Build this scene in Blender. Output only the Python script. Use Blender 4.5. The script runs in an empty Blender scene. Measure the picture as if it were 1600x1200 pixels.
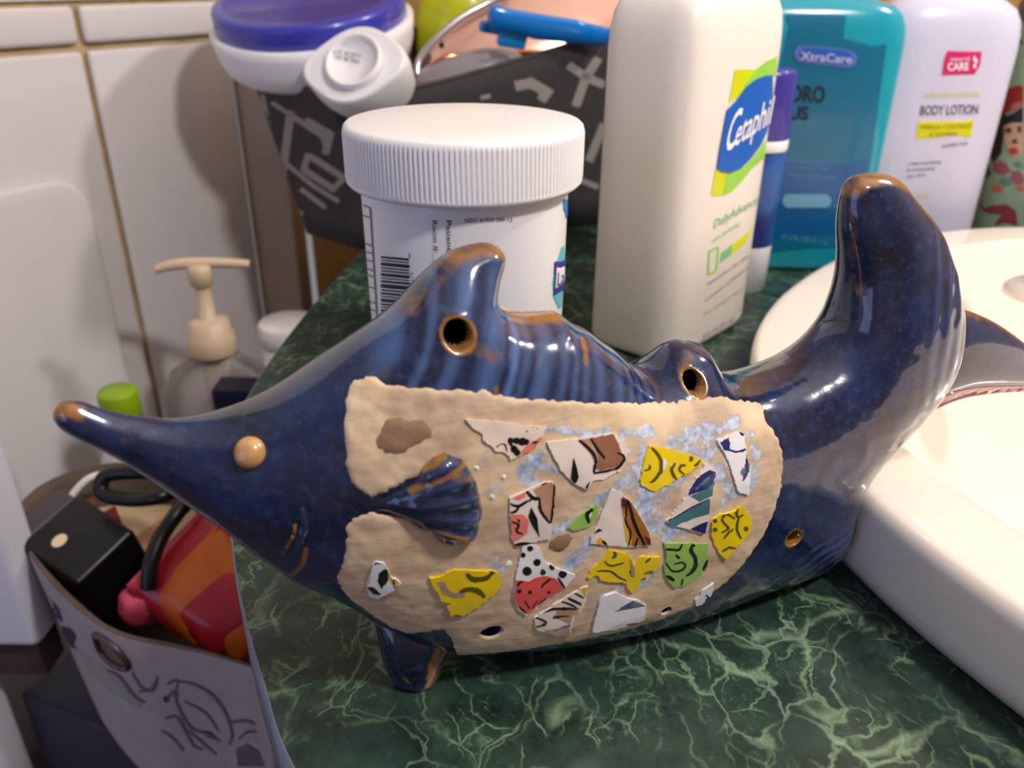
import bpy, math, random
import numpy as np
from mathutils import Vector, Matrix
from mathutils.geometry import delaunay_2d_cdt
random.seed(7); rng = np.random.default_rng(7)
S = bpy.context.scene
COL = S.collection
V3 = lambda *a: np.array(a, float)

# ------------------------------------------------------------------ camera
FPX = 1285.0; PITCH = math.radians(26.8); ROLL = math.radians(.6); CAMH = .185
_F = V3(0, math.cos(PITCH), -math.sin(PITCH)); _U0 = V3(0, math.sin(PITCH), math.cos(PITCH)); _R0 = V3(1, 0, 0)
_R = math.cos(ROLL)*_R0 + math.sin(ROLL)*_U0; _U = math.cos(ROLL)*_U0 - math.sin(ROLL)*_R0
CAM = V3(0, 0, CAMH)
cd = bpy.data.cameras.new('camera'); cam = bpy.data.objects.new('camera', cd); COL.objects.link(cam)
cd.sensor_width = 36; cd.lens = FPX/1600*36; cd.clip_start = .01; cd.clip_end = 20
M = Matrix.Identity(4)
for i in range(3):
    M[i][0] = _R[i]; M[i][1] = _U[i]; M[i][2] = -_F[i]; M[i][3] = CAM[i]
cam.matrix_world = M
cd.dof.use_dof = True; cd.dof.focus_distance = .252; cd.dof.aperture_fstop = 13.0
S.camera = cam

# ------------------------------------------------------------------ world, lamps, exposure
S.view_settings.view_transform = 'Standard'; S.view_settings.look = 'None'
S.view_settings.exposure = 0.93; S.view_settings.gamma = 1; S.view_settings.use_curve_mapping = False
w = bpy.data.worlds.new('room_ambient'); S.world = w; w.use_nodes = True
w.node_tree.nodes['Background'].inputs[0].default_value = (.95, .93, 1.0, 1)
w.node_tree.nodes['Background'].inputs[1].default_value = .13
def lamp(name, kind, loc, power, col, size, aim=None):
    d = bpy.data.lights.new(name, kind); d.energy = power; d.color = col
    if kind == 'AREA': d.shape = 'RECTANGLE'; d.size, d.size_y = size
    else: d.shadow_soft_size = size
    o = bpy.data.objects.new(name, d); COL.objects.link(o); o.location = loc
    if aim is not None: o.rotation_euler = (Vector(aim)-Vector(loc)).to_track_quat('-Z', 'Y').to_euler()
    return o
lamp('vanity_bulb', 'POINT', (.33, -.03, .64), 7.6, (1, .945, .905), .035)
lamp('vanity_bulb', 'POINT', (.62, .42, .66), 6.4, (1, .945, .905), .035)
lamp('doorway_daylight', 'AREA', (-.85, -.75, .25), 1.5, (.36, .48, 1.0), (.6, .9), (-.15, .3, -.05))

# ------------------------------------------------------------------ pixel helpers (1600 x 1200 frame) -> real points
def ray(x, y): return _F + _R*((x-800)/FPX) - _U*((y-600)/FPX)
def onz(x, y, z=0.0):
    d = ray(x, y); return CAM + d*((z-CAMH)/d[2])
def onY(x, y, Y):
    d = ray(x, y); return CAM + d*(Y/d[1])

# ------------------------------------------------------------------ object helpers
OFF = {}
def empty(name, loc, label, cat, group=None):
    o = bpy.data.objects.new(name, None); COL.objects.link(o); o.location = loc; o.empty_display_size = .01
    OFF[o] = np.array(loc, float); tag(o, label, cat, group); return o
def tag(o, label=None, cat=None, group=None, kind=None):
    if label: o['label'] = label
    if cat: o['category'] = cat
    if group: o['group'] = group
    if kind: o['kind'] = kind
    return o
def obj(name, v, f, mat, parent=None, smooth=True, label=None, base=None):
    """one mesh object; v in world metres. Top level objects get their origin at their base."""
    v = np.asarray(v, float)
    if parent is not None: off = OFF[parent]
    else:
        off = V3((v[:, 0].min()+v[:, 0].max())/2, (v[:, 1].min()+v[:, 1].max())/2, v[:, 2].min())
    me = bpy.data.meshes.new(name); me.from_pydata((v-off).tolist(), [], [list(map(int, q)) for q in f]); me.update()
    if smooth: me.shade_smooth() if hasattr(me, 'shade_smooth') else me.polygons.foreach_set('use_smooth', [True]*len(me.polygons))
    o = bpy.data.objects.new(name, me); COL.objects.link(o)
    if mat: me.materials.append(mat)
    OFF[o] = off
    if parent is not None: o.parent = parent
    else: o.location = off
    if label: o['label'] = label
    return o
def autosmooth(o, ang=35):
    me = o.data
    try: me.set_sharp_from_angle(angle=math.radians(ang))
    except Exception: pass
    return o
def attr(o, name, vals):
    a = o.data.attributes.new(name, 'FLOAT', 'POINT'); a.data.foreach_set('value', np.asarray(vals, np.float32))

def loft(rings, cap0=True, cap1=True):
    n = len(rings[0]); v = np.concatenate(rings); f = []
    for k in range(len(rings)-1):
        a, b = k*n, (k+1)*n
        f += [(a+i, a+(i+1) % n, b+(i+1) % n, b+i) for i in range(n)]
    if cap0: f.append(tuple(range(n-1, -1, -1)))
    if cap1: f.append(tuple(range((len(rings)-1)*n, len(rings)*n)))
    return v, f
def sring(hx, hy, z, n=64, p=2.0, c=(0, 0)):
    a = np.linspace(0, 2*np.pi, n, endpoint=False); ca, sa = np.cos(a), np.sin(a)
    return np.stack([c[0]+hx*np.sign(ca)*abs(ca)**(2/p), c[1]+hy*np.sign(sa)*abs(sa)**(2/p), np.full(n, z)], 1)
def lathe(prof, n=64, cap0=True, cap1=True):
    return loft([sring(r, r, z, n) for r, z in prof], cap0, cap1)
def frame(loc, yaw=0, pitch=0, rollv=0):
    m = Matrix.Translation(Vector(loc)) @ Matrix.Rotation(math.radians(yaw), 4, 'Z') @ Matrix.Rotation(math.radians(pitch), 4, 'X') @ Matrix.Rotation(math.radians(rollv), 4, 'Y')
    m = np.array(m)
    return lambda v: np.asarray(v, float) @ m[:3, :3].T + m[:3, 3]
def box(x0, x1, y0, y1, z0, z1, b=0.0):
    """box with bevelled edges (rounded rectangle loft)"""
    if b <= 0:
        v = [(x, y, z) for z in (z0, z1) for x, y in ((x0, y0), (x1, y0), (x1, y1), (x0, y1))]
        return np.array(v, float), [(0, 3, 2, 1), (4, 5, 6, 7), (0, 1, 5, 4), (1, 2, 6, 5), (2, 3, 7, 6), (3, 0, 4, 7)]
    def rr(ins, z, k=4):
        pts = []
        for cx, cy, a0 in ((x1-b, y0+b, -90), (x1-b, y1-b, 0), (x0+b, y1-b, 90), (x0+b, y0+b, 180)):
            for i in range(k+1):
                a = math.radians(a0+90*i/k); pts.append((cx+(b-ins)*math.cos(a), cy+(b-ins)*math.sin(a), z))
        return np.array(pts)
    r = [rr(b*(1-math.cos(t)), z0+b*(1-math.sin(t))) for t in np.linspace(0, math.pi/2, 4)][::-1]
    r = [rr(b*(1-math.sin(t)), z0+b*(1-math.cos(t))) for t in np.linspace(0, math.pi/2, 4)] + \
        [rr(b*(1-math.cos(t)), z1-b*(1-math.sin(t))) for t in np.linspace(0, math.pi/2, 4)]
    return loft(r)
def prism(poly, z0, z1, b=0.0):
    poly = np.asarray(poly, float); n = len(poly)
    if b <= 0: return loft([np.c_[poly, np.full(n, z0)], np.c_[poly, np.full(n, z1)]])
    def inset(d):
        nx = np.roll(poly, -1, 0)-np.roll(poly, 1, 0); nx /= np.linalg.norm(nx, axis=1)[:, None]+1e-12
        return poly + np.stack([-nx[:, 1], nx[:, 0]], 1)*d       # ccw polygon -> inside
    rs = [np.c_[poly, np.full(n, z0)]]
    for t in np.linspace(0, math.pi/2, 5): rs.append(np.c_[inset(b*(1-math.cos(t))), np.full(n, z1-b*(1-math.sin(t)))])
    return loft(rs)
def catmull(p, k=6, closed=False):
    p = np.asarray(p, float); n = len(p); out = []
    rngn = n if closed else n-1
    for i in range(rngn):
        g = (lambda j: p[j % n]) if closed else (lambda j: p[min(max(j, 0), n-1)])
        a, b, c, d = g(i-1), g(i), g(i+1), g(i+2)
        for s in np.arange(k)/k:
            out.append(.5*((2*b)+(c-a)*s+(2*a-5*b+4*c-d)*s*s+(3*b-a-3*c+d)*s**3))
    if not closed: out.append(p[-1])
    return np.array(out)
def tube(path, r, n=10):
    p = np.asarray(path, float); rings = []; r = np.broadcast_to(r, (len(p),))
    up = V3(.13, .21, .97)
    for i in range(len(p)):
        t = p[min(i+1, len(p)-1)]-p[max(i-1, 0)]; t /= np.linalg.norm(t)+1e-12
        a = np.cross(t, up); a /= np.linalg.norm(a); b = np.cross(a, t)
        an = np.linspace(0, 2*np.pi, n, endpoint=False)
        rings.append(p[i]+r[i]*(np.cos(an)[:, None]*a+np.sin(an)[:, None]*b))
    return loft(rings)
def join(*vf):
    v = []; f = []; o = 0
    for a, b in vf:
        v.append(np.asarray(a, float)); f += [tuple(i+o for i in q) for q in b]; o += len(a)
    return np.concatenate(v), f
def resample(p, step, closed=True):
    p = np.asarray(p, float)
    if closed: p = np.vstack([p, p[:1]])
    L = np.r_[0, np.cumsum(np.linalg.norm(np.diff(p, axis=0), axis=1))]
    n = max(3, int(round(L[-1]/step))); s = np.linspace(0, L[-1], n, endpoint=not closed)
    return np.stack([np.interp(s, L, p[:, 0]), np.interp(s, L, p[:, 1])], 1)
def inpoly(P, poly):
    x, y = P[:, 0], P[:, 1]; c = np.zeros(len(P), bool); q = np.roll(poly, -1, 0)
    for (x0, y0), (x1, y1) in zip(poly, q):
        if y0 == y1: continue
        m = (y0 > y) != (y1 > y); c ^= m & (x < (x1-x0)*(y-y0)/(y1-y0)+x0)
    return c
def pdist(P, poly, closed=True):
    A = np.asarray(poly); B = np.roll(A, -1, 0)
    if not closed: A, B = A[:-1], B[:-1]
    D = np.full(len(P), 1e9)
    for a, b in zip(A, B):
        e = b-a; l = e@e+1e-18; t = np.clip(((P-a)@e)/l, 0, 1)
        q = P-a-t[:, None]*e; D = np.minimum(D, q[:, 0]**2+q[:, 1]**2)
    return np.sqrt(D)
def cdt(polys, pts=None):
    """triangulate the inside of closed 2D polygons (scaled for precision), with loose inner points"""
    v = []; fc = []
    for p in polys:
        fc.append(list(range(len(v), len(v)+len(p)))); v += [Vector((float(a), float(b))) for a, b in p]
    if pts is not None: v += [Vector((float(a), float(b))) for a, b in pts]
    r = delaunay_2d_cdt(v, [], fc, 1, 1e-7)
    return np.array([[a.x, a.y] for a in r[0]]), [tuple(t) for t in r[2]]
def stroke(pts, wd, k=5, taper=True):
    p = catmull(pts, k) if len(pts) > 2 else resample(np.array(pts, float), max(1e-9, np.linalg.norm(np.subtract(pts[0], pts[1]))/4), False)
    t = np.gradient(p, axis=0); t /= np.linalg.norm(t, axis=1)[:, None]+1e-12; nn = np.stack([-t[:, 1], t[:, 0]], 1)
    ww = np.full(len(p), wd/2.0)
    if taper: ww *= .45+.55*np.sin(np.linspace(.25, math.pi-.25, len(p)))
    else: ww *= 1
    return np.vstack([p+nn*ww[:, None], (p-nn*ww[:, None])[::-1]])
def circle(c, r, n=14, sy=1.0, rot=0):
    a = np.linspace(0, 2*np.pi, n, endpoint=False); x, y = r*np.cos(a), r*sy*np.sin(a)
    return np.stack([c[0]+x*math.cos(rot)-y*math.sin(rot), c[1]+x*math.sin(rot)+y*math.cos(rot)], 1)
def rrect(x0, x1, y0, y1, r, k=5):
    out = []
    for cx, cy, a0 in ((x1-r, y0+r, -90), (x1-r, y1-r, 0), (x0+r, y1-r, 90), (x0+r, y0+r, 180)):
        out += [(cx+r*math.cos(math.radians(a0+90*i/k)), cy+r*math.sin(math.radians(a0+90*i/k))) for i in range(k+1)]
    return np.array(out)
def sheet(name, polys, surf, off, mat, parent, g=None, label=None, skirt=None, smooth=False):
    """thin layer (print, paint, label, chip) lying on a surface. surf(P)->pos,nrm ; polys in the surface's 2D metres"""
    pts = None
    allp = np.vstack(polys)
    if g:
        lo, hi = allp.min(0), allp.max(0)
        X, Y = np.meshgrid(np.arange(lo[0]+g/2, hi[0], g), np.arange(lo[1]+g/2, hi[1], g)); P = np.stack([X.ravel(), Y.ravel()], 1)
        if len(P):
            keep = np.zeros(len(P), bool)
            for p in polys: keep |= inpoly(P, p) & (pdist(P, p) > g*.35)
            pts = P[keep]
    v2, f = cdt(polys, pts)
    pos, nr = surf(v2)
    top = pos+nr*off
    # give it a thickness: skirt down to the surface along the border
    ec = {}
    for t in f:
        for i in range(len(t)): e = (t[i], t[(i+1) % len(t)]); ec[e] = 1
    bd = [e for e in ec if (e[1], e[0]) not in ec]
    bv = sorted({i for e in bd for i in e}); m = {b: len(top)+k for k, b in enumerate(bv)}
    sk = off if skirt is None else skirt
    v = np.vstack([top, pos[bv]+nr[bv]*(off-sk)]) if bv else top
    ff = list(f)+[(b, a, m[a], m[b]) for a, b in bd]
    o = obj(name, v, ff, mat, parent, smooth=smooth, label=label)
    return autosmooth(o, 45) if smooth else o
FONT = {}
def text_polys(txt, size, align='LEFT', bold=0.0):
    """triangulated text outline as (verts2d, faces)"""
    c = bpy.data.curves.new('t', 'FONT'); c.body = txt; c.size = size; c.align_x = align; c.resolution_u = 3; c.offset = bold
    o = bpy.data.objects.new('t', c); COL.objects.link(o)
    dg = bpy.context.evaluated_depsgraph_get(); me = bpy.data.meshes.new_from_object(o.evaluated_get(dg))
    v = np.array([x.co[:2] for x in me.vertices]) if len(me.vertices) else np.zeros((0, 2)); f = [tuple(p.vertices) for p in me.polygons]
    bpy.data.objects.remove(o); bpy.data.curves.remove(c); bpy.data.meshes.remove(me)
    return v, f
def lettering(name, lines, surf, off, mat, parent, label=None):
    """lines: (text, x, y, size, align, xscale, rot, bold)"""
    V = []; Fc = []; o = 0
    for L in lines:
        txt, x, y, size, al, xs, rot, bold = (list(L)+['LEFT', 1.0, 0.0, 0.0][len(L)-4:])
        v, f = text_polys(txt, size, al, bold)
        if not len(v): continue
        v = v*[xs, 1]; c, s = math.cos(rot), math.sin(rot); v = np.stack([v[:, 0]*c-v[:, 1]*s+x, v[:, 0]*s+v[:, 1]*c+y], 1)
        V.append(v); Fc += [tuple(i+o for i in q) for q in f]; o += len(v)
    v2 = np.concatenate(V); pos, nr = surf(v2)
    return obj(name, pos+nr*off, Fc, mat, parent, smooth=False, label=label)

# ------------------------------------------------------------------ materials
def srgb(r, g, b): return tuple(((c/255)/12.92 if c/255 < .04045 else ((c/255+.055)/1.055)**2.4) for c in (r, g, b))
MATS = {}
def mat(name, col, rough=.45, spec=.5, coat=0., metal=0., var=None, bump=None, trans=0., alpha=1., ior=1.45, sss=0., col2=None):
    """plain procedural material; var=(scale, amount) colour mottling, bump=(scale, strength)"""
    if name in MATS: return MATS[name]
    m = bpy.data.materials.new(name); m.use_nodes = True; nt = m.node_tree; b = nt.nodes['Principled BSDF']
    b.inputs['Base Color'].default_value = (*col, 1); b.inputs['Roughness'].default_value = rough
    b.inputs['Specular IOR Level'].default_value = spec; b.inputs['Metallic'].default_value = metal
    b.inputs['Coat Weight'].default_value = coat; b.inputs['Coat Roughness'].default_value = .06
    b.inputs['Transmission Weight'].default_value = trans; b.inputs['IOR'].default_value = ior; b.inputs['Alpha'].default_value = alpha
    if sss: b.inputs['Subsurface Weight'].default_value = sss; b.inputs['Subsurface Radius'].default_value = (.004, .003, .002)
    tc = nt.nodes.new('ShaderNodeTexCoord')
    if var or col2:
        sc, am = var or (40, .5)
        n = nt.nodes.new('ShaderNodeTexNoise'); n.inputs['Scale'].default_value = sc; n.inputs['Detail'].default_value = 6
        nt.links.new(tc.outputs['Object'], n.inputs['Vector'])
        mx = nt.nodes.new('ShaderNodeMix'); mx.data_type = 'RGBA'
        r = nt.nodes.new('ShaderNodeValToRGB'); r.color_ramp.elements[0].position = .3; r.color_ramp.elements[1].position = .7
        nt.links.new(n.outputs['Fac'], r.inputs[0]); nt.links.new(r.outputs[0], mx.inputs['Factor'])
        c2 = col2 or tuple(c*(1-am) for c in col)
        mx.inputs['A'].default_value = (*c2, 1); mx.inputs['B'].default_value = (*col, 1)
        nt.links.new(mx.outputs['Result'], b.inputs['Base Color'])
    if bump:
        n2 = nt.nodes.new('ShaderNodeTexNoise'); n2.inputs['Scale'].default_value = bump[0]; n2.inputs['Detail'].default_value = 4
        nt.links.new(tc.outputs['Object'], n2.inputs['Vector'])
        bp = nt.nodes.new('ShaderNodeBump'); bp.inputs['Strength'].default_value = bump[1]; bp.inputs['Distance'].default_value = .001
        nt.links.new(n2.outputs['Fac'], bp.inputs['Height']); nt.links.new(bp.outputs[0], b.inputs['Normal'])
    MATS[name] = m; return m
class NT:
    """small node building helper"""
    def __init__(s, name):
        s.m = bpy.data.materials.new(name); s.m.use_nodes = True; s.t = s.m.node_tree; s.b = s.t.nodes['Principled BSDF']
        s.tc = s.t.nodes.new('ShaderNodeTexCoord'); MATS[name] = s.m
    def n(s, k, **kw):
        x = s.t.nodes.new(k)
        for a, v in kw.items():
            if a in x.inputs: s.set(x.inputs[a], v)
            else: setattr(x, a, v)
        return x
    def set(s, i, v):
        if hasattr(v, 'is_linked') or hasattr(v, 'links'): s.t.links.new(v, i)
        else: i.default_value = v
    def noise(s, scale, detail=4, vec=None, rough=.5, dist=0.):
        x = s.n('ShaderNodeTexNoise'); x.inputs['Scale'].default_value = scale; x.inputs['Detail'].default_value = detail
        x.inputs['Roughness'].default_value = rough; x.inputs['Distortion'].default_value = dist
        s.t.links.new(vec or s.tc.outputs['Object'], x.inputs['Vector']); return x.outputs['Fac']
    def ramp(s, f, stops):
        x = s.n('ShaderNodeValToRGB'); e = x.color_ramp.elements
        while len(e) < len(stops): e.new(.5)
        for q, (p, c) in zip(e, stops): q.position = p; q.color = (*c, 1) if len(c) == 3 else c
        s.t.links.new(f, x.inputs[0]); return x.outputs[0]
    def mix(s, f, a, b, blend='MIX'):
        x = s.n('ShaderNodeMix'); x.data_type = 'RGBA'; x.blend_type = blend
        for i, v in (('Factor', f), ('A', a), ('B', b)):
            k = [q for q in x.inputs if q.name == i and (q.type == 'RGBA' or (i == 'Factor' and q.type == 'VALUE'))][0]
            if isinstance(v, tuple) and len(v) == 3: v = (*v, 1)
            s.set(k, v)
        return [q for q in x.outputs if q.type == 'RGBA'][0]
    def math(s, op, a, b=0., clamp=False):
        x = s.n('ShaderNodeMath'); x.operation = op; x.use_clamp = clamp; s.set(x.inputs[0], a); s.set(x.inputs[1], b); return x.outputs[0]
    def attr(s, name):
        x = s.n('ShaderNodeAttribute'); x.attribute_name = name; return x.outputs['Fac']
    def bump(s, h, st=.3, dist=.001):
        x = s.n('ShaderNodeBump'); x.inputs['Strength'].default_value = st; x.inputs['Distance'].default_value = dist
        s.t.links.new(h, x.inputs['Height']); s.t.links.new(x.outputs[0], s.b.inputs['Normal'])
    def out(s, col=None, rough=None, **kw):
        if col is not None: s.set(s.b.inputs['Base Color'], (*col, 1) if isinstance(col, tuple) and len(col) == 3 else col)
        if rough is not None: s.set(s.b.inputs['Roughness'], rough)
        for k, v in kw.items(): s.set(s.b.inputs[k.replace('_', ' ')], v)
        return s.m
BLK = (0, 0, 0); WHT = (1, 1, 1)

def counter_mat():
    q = NT('green_marble_laminate')
    warp = q.n('ShaderNodeTexNoise'); warp.inputs['Scale'].default_value = 45; warp.inputs['Detail'].default_value = 5
    q.t.links.new(q.tc.outputs['Object'], warp.inputs['Vector'])
    add = q.n('ShaderNodeVectorMath'); add.operation = 'MULTIPLY_ADD'
    q.t.links.new(warp.outputs['Color'], add.inputs[0]); add.inputs[1].default_value = (.03, .03, .0); q.t.links.new(q.tc.outputs['Object'], add.inputs[2])
    def veins(scale, lo, hi, seed):
        v = q.n('ShaderNodeTexVoronoi'); v.feature = 'DISTANCE_TO_EDGE'; v.inputs['Scale'].default_value = scale
        mp = q.n('ShaderNodeMapping'); mp.inputs['Location'].default_value = (seed, seed*.7, 0); mp.inputs['Rotation'].default_value = (0, 0, .6); mp.inputs['Scale'].default_value = (1, .62, 1)
        q.t.links.new(add.outputs[0], mp.inputs['Vector']); q.t.links.new(mp.outputs[0], v.inputs['Vector'])
        return q.ramp(v.outputs['Distance'], [(lo, WHT), (hi, BLK)])
    big = veins(34, .002, .026, 1.3); fine = veins(105, .003, .05, 4.1); mid = veins(58, .002, .03, 7.7)
    patch = q.ramp(q.noise(30, 4), [(.42, BLK), (.68, WHT)])
    patch3 = q.ramp(q.noise(38, 4, dist=1.), [(.46, BLK), (.62, WHT)])
    patch2 = q.ramp(q.noise(70, 3), [(.45, BLK), (.62, WHT)])
    base = q.mix(q.ramp(q.noise(60, 9, rough=.75), [(.3, BLK), (.7, WHT)]), srgb(15, 26, 24), srgb(50, 74, 63))
    speck = q.ramp(q.noise(520, 3, rough=.7), [(.56, BLK), (.72, WHT)])
    c = q.mix(q.math('MULTIPLY', q.math('MULTIPLY', speck, patch2), .42), base, srgb(120, 152, 116))
    c = q.mix(q.math('MULTIPLY', q.math('MULTIPLY', fine, patch2), .55), c, srgb(128, 160, 122))
    c = q.mix(q.math('MULTIPLY', q.math('MULTIPLY', big, patch), .6), c, srgb(146, 170, 138))
    c = q.mix(q.math('MULTIPLY', q.math('MULTIPLY', mid, patch3), .55), c, srgb(136, 162, 130))
    q.bump(q.noise(900, 2), .05)
    return q.out(c, .30, Specular_IOR_Level=.4)
def glaze_mat():
    q = NT('blue_glaze')
    n1 = q.noise(60, 8, rough=.65); n2 = q.noise(380, 5, rough=.7); n3 = q.noise(22, 3)
    c = q.mix(q.ramp(n1, [(.32, BLK), (.70, WHT)]), srgb(7, 12, 28), srgb(28, 46, 92))
    c = q.mix(q.math('MULTIPLY', q.ramp(n2, [(.50, BLK), (.75, WHT)]), .35), c, srgb(66, 92, 136))
    c = q.mix(q.math('MULTIPLY', q.ramp(n3, [(.52, BLK), (.75, WHT)]), .35), c, srgb(30, 38, 60))
    st = q.attr('streak')
    c = q.mix(q.math('MULTIPLY', st, q.math('ADD', .35, q.math('MULTIPLY', n1, .6)), True), c, srgb(84, 116, 172))
    oc = q.attr('ochre')
    f = q.ramp(q.math('ADD', q.math('MULTIPLY', oc, 1.0), q.math('MULTIPLY', q.math('SUBTRACT', q.noise(160, 6, rough=.7), .5), .9)), [(.42, BLK), (.80, WHT)])
    c = q.mix(f, c, q.mix(q.noise(240, 3), srgb(70, 42, 22), srgb(176, 124, 62)))
    q.bump(q.noise(420, 3), .08, .0006)
    return q.out(c, .16, Coat_Weight=.8, Coat_Roughness=.045, Specular_IOR_Level=.55)
def clay_mat():
    q = NT('bare_clay_with_paint_residue')
    n1 = q.noise(70, 7, rough=.6); n2 = q.noise(300, 6, rough=.75)
    mp = q.n('ShaderNodeMapping'); mp.inputs['Scale'].default_value = (40, 40, 340); mp.inputs['Rotation'].default_value = (0, .16, 0)
    q.t.links.new(q.tc.outputs['Object'], mp.inputs['Vector'])
    x = q.n('ShaderNodeTexNoise'); x.inputs['Scale'].default_value = 1; x.inputs['Detail'].default_value = 5; q.t.links.new(mp.outputs[0], x.inputs['Vector'])
    c = q.mix(q.ramp(n1, [(.3, BLK), (.7, WHT)]), srgb(180, 150, 124), srgb(218, 194, 164))
    c = q.mix(q.math('MULTIPLY', q.ramp(q.noise(26, 4, dist=1.2), [(.45, BLK), (.6, WHT)]), .55), c, srgb(228, 202, 160))
    c = q.mix(q.math('MULTIPLY', q.ramp(q.noise(34, 5, dist=.8), [(.56, BLK), (.66, WHT)]), .5), c, srgb(172, 146, 124))
    c = q.mix(q.math('MULTIPLY', q.ramp(x.outputs['Fac'], [(.45, BLK), (.7, WHT)]), .35), c, srgb(232, 208, 180))
    c = q.mix(q.math('MULTIPLY', q.ramp(n2, [(.62, BLK), (.74, WHT)]), .25), c, srgb(90, 72, 60))
    rs = q.attr('residue')
    f = q.ramp(q.math('ADD', rs, q.math('MULTIPLY', q.math('SUBTRACT', q.noise(210, 9, rough=.78), .5), 2.6)), [(.46, BLK), (.60, WHT)])
    rc = q.mix(q.ramp(q.noise(420, 5, rough=.7), [(.36, BLK), (.62, WHT)]), srgb(126, 152, 192), srgb(206, 212, 222))
    c = q.mix(f, c, rc)
    h = q.math('ADD', q.math('MULTIPLY', f, .5), q.math('ADD', q.math('MULTIPLY', n2, .5), q.math('MULTIPLY', x.outputs['Fac'], .7)))
    q.bump(h, .45, .0009)
    return q.out(c, .62, Specular_IOR_Level=.35)
M_COUNTER = counter_mat(); M_GLAZE = glaze_mat(); M_CLAY = clay_mat()
M_BLACK = mat('black_paint', srgb(18, 16, 18), .3, coat=.4)

# ================================================================== THE SETTING
M_TILE = mat('glossy_white_tile', srgb(226, 222, 224), .14, coat=.35, var=(9, .05))
M_GROUT = mat('yellowed_grout', srgb(214, 186, 142), .8, var=(60, .3), bump=(300, .4))
M_TRIM = mat('cream_trim_paint', srgb(206, 186, 160), .5, var=(30, .15), bump=(120, .2))
M_TAN = mat('tan_wood_panel', srgb(196, 146, 84), .6, var=(14, .35), bump=(90, .2))
M_PORC = mat('white_porcelain', srgb(240, 228, 216), .16, coat=.5)
WA = V3(-.53, -.85, 0); WA /= np.linalg.norm(WA); WN = V3(.85, -.53, 0)/np.linalg.norm(V3(.85, -.53, 0)); W0 = V3(-.247, .754, 0)
def wall_st(x, y):
    d = ray(x, y); k = (WN@(W0-CAM))/(WN@d); p = CAM+d*k; return (p-W0)@WA, p[2]
def wallv(v): v = np.asarray(v, float); return W0+v[:, :1]*WA+v[:, 1:2]*WN+v[:, 2:]*V3(0, 0, 1)
v, f = box(-.004, .75, -.04, -.0035, -.62, .55)
wall_left = obj('wall_left', wallv(v), f, M_GROUT, smooth=False); tag(wall_left, kind='structure')
cols = [(0, .1275), (.1325, .275), (.280, .42), (.425, .565), (.57, .74)]
for s0, s1 in cols:
    for z0, z1 in ((-.60, .1285), (.1335, .1585)):
        v, f = box(s0, s1, -.0035, .004, z0, z1, .0034)
        obj('tile', wallv(v), f, M_TILE, wall_left)
v, f = box(-.004, .75, -.0035, .0005, .162, .55); obj('painted_upper_panel', wallv(v), f, mat('upper_wall_paint', srgb(206, 208, 200), .6, bump=(150, .2)), wall_left, smooth=False)
s_r, z_t = wall_st(128, 300)[0], wall_st(80, 278)[1]
def rounded_panel(s0, s1, z0, z1, r, t, b):
    o = rrect(s0, s1, z0, z1, r, 8); c = o.mean(0); rings = []
    for ins, y in ((0, .003), (0, .004+t-b), (b*.3, .004+t-b*.3), (b, .004+t)):
        k = np.array([[(s1-s0-2*ins)/(s1-s0), (z1-z0-2*ins)/(z1-z0)]]); p = (o-c)*k+c
        rings.append(np.stack([p[:, 0], np.full(len(p), y), p[:, 1]], 1))
    return loft(rings)
v, f = rounded_panel(s_r, s_r+.30, -.42, z_t, .026, .007, .004)
obj('raised_panel', wallv(v), f, M_TILE, wall_left, label='rounded raised panel of the white surround')
# trim and the tan wall beyond it
v, f = box(-.247, -.207, .758, .80, -.62, .55, .003); tag(obj('trim_1', v, f, M_TRIM), kind='structure')
v, f = box(-.212, 1.3, .84, .87, -.62, 1.25); tag(obj('wall_back', v, f, M_TAN, smooth=False), kind='structure')
v, f = box(-1.5, 1.3, -1.3, .95, -.66, -.62); tag(obj('floor', v, f, mat('floor_vinyl', srgb(110, 96, 84), .6, var=(6, .3)), smooth=False), kind='structure')
M_PAINT = mat('warm_wall_paint', srgb(168, 152, 138), .7, var=(5, .06))
v, f = box(-1.5, 1.3, -1.3, .95, 1.25, 1.29); tag(obj('ceiling', v, f, mat('ceiling_paint', srgb(232, 226, 216), .8), smooth=False), kind='structure')
v, f = box(1.26, 1.3, -1.3, .95, -.62, 1.25); tag(obj('wall_right', v, f, M_PAINT, smooth=False), kind='structure')
v, f = box(-1.5, 1.3, -1.34, -1.3, -.62, 1.25); tag(obj('wall_front', v, f, M_PAINT, smooth=False), kind='structure')
# ------------------------------------------------------------------ sink outline, counter
SK = catmull([(.138, .160), (.1115, .229), (.102, .31), (.128, .387), (.183, .461), (.244, .511), (.341, .540), (.45, .51), (.53, .42), (.56, .30), (.53, .18), (.45, .09), (.33, .045), (.19, .075)], 8, True)[::-1]
def inset(poly, d):
    n = len(poly); t = np.roll(poly, -2, 0)-np.roll(poly, 2, 0); t /= np.linalg.norm(t, axis=1)[:, None]
    return poly+np.stack([-t[:, 1], t[:, 0]], 1)*d
if True:
    a = SK; area = .5*np.sum(a[:, 0]*np.roll(a[:, 1], -1)-np.roll(a[:, 0], -1)*a[:, 1])
    if area < 0: SK = SK[::-1]
EDGE = [onz(*p)[:2] for p in ((462, 1200), (415, 1070), (381, 950), (366, 862))]
LEFT = catmull([(.03, .062), (-.012, .088)]+[tuple(e) for e in EDGE]+[(-.121, .300), (-.127, .363), (-.123, .457), (-.110, .575), (-.092, .70), (-.085, .83)], 6)
outer = np.vstack([LEFT, [(.92, .83), (.92, .05), (.10, .05)]])
cr = outer; area = .5*np.sum(cr[:, 0]*np.roll(cr[:, 1], -1)-np.roll(cr[:, 0], -1)*cr[:, 1])
if area < 0: outer = outer[::-1]
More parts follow.
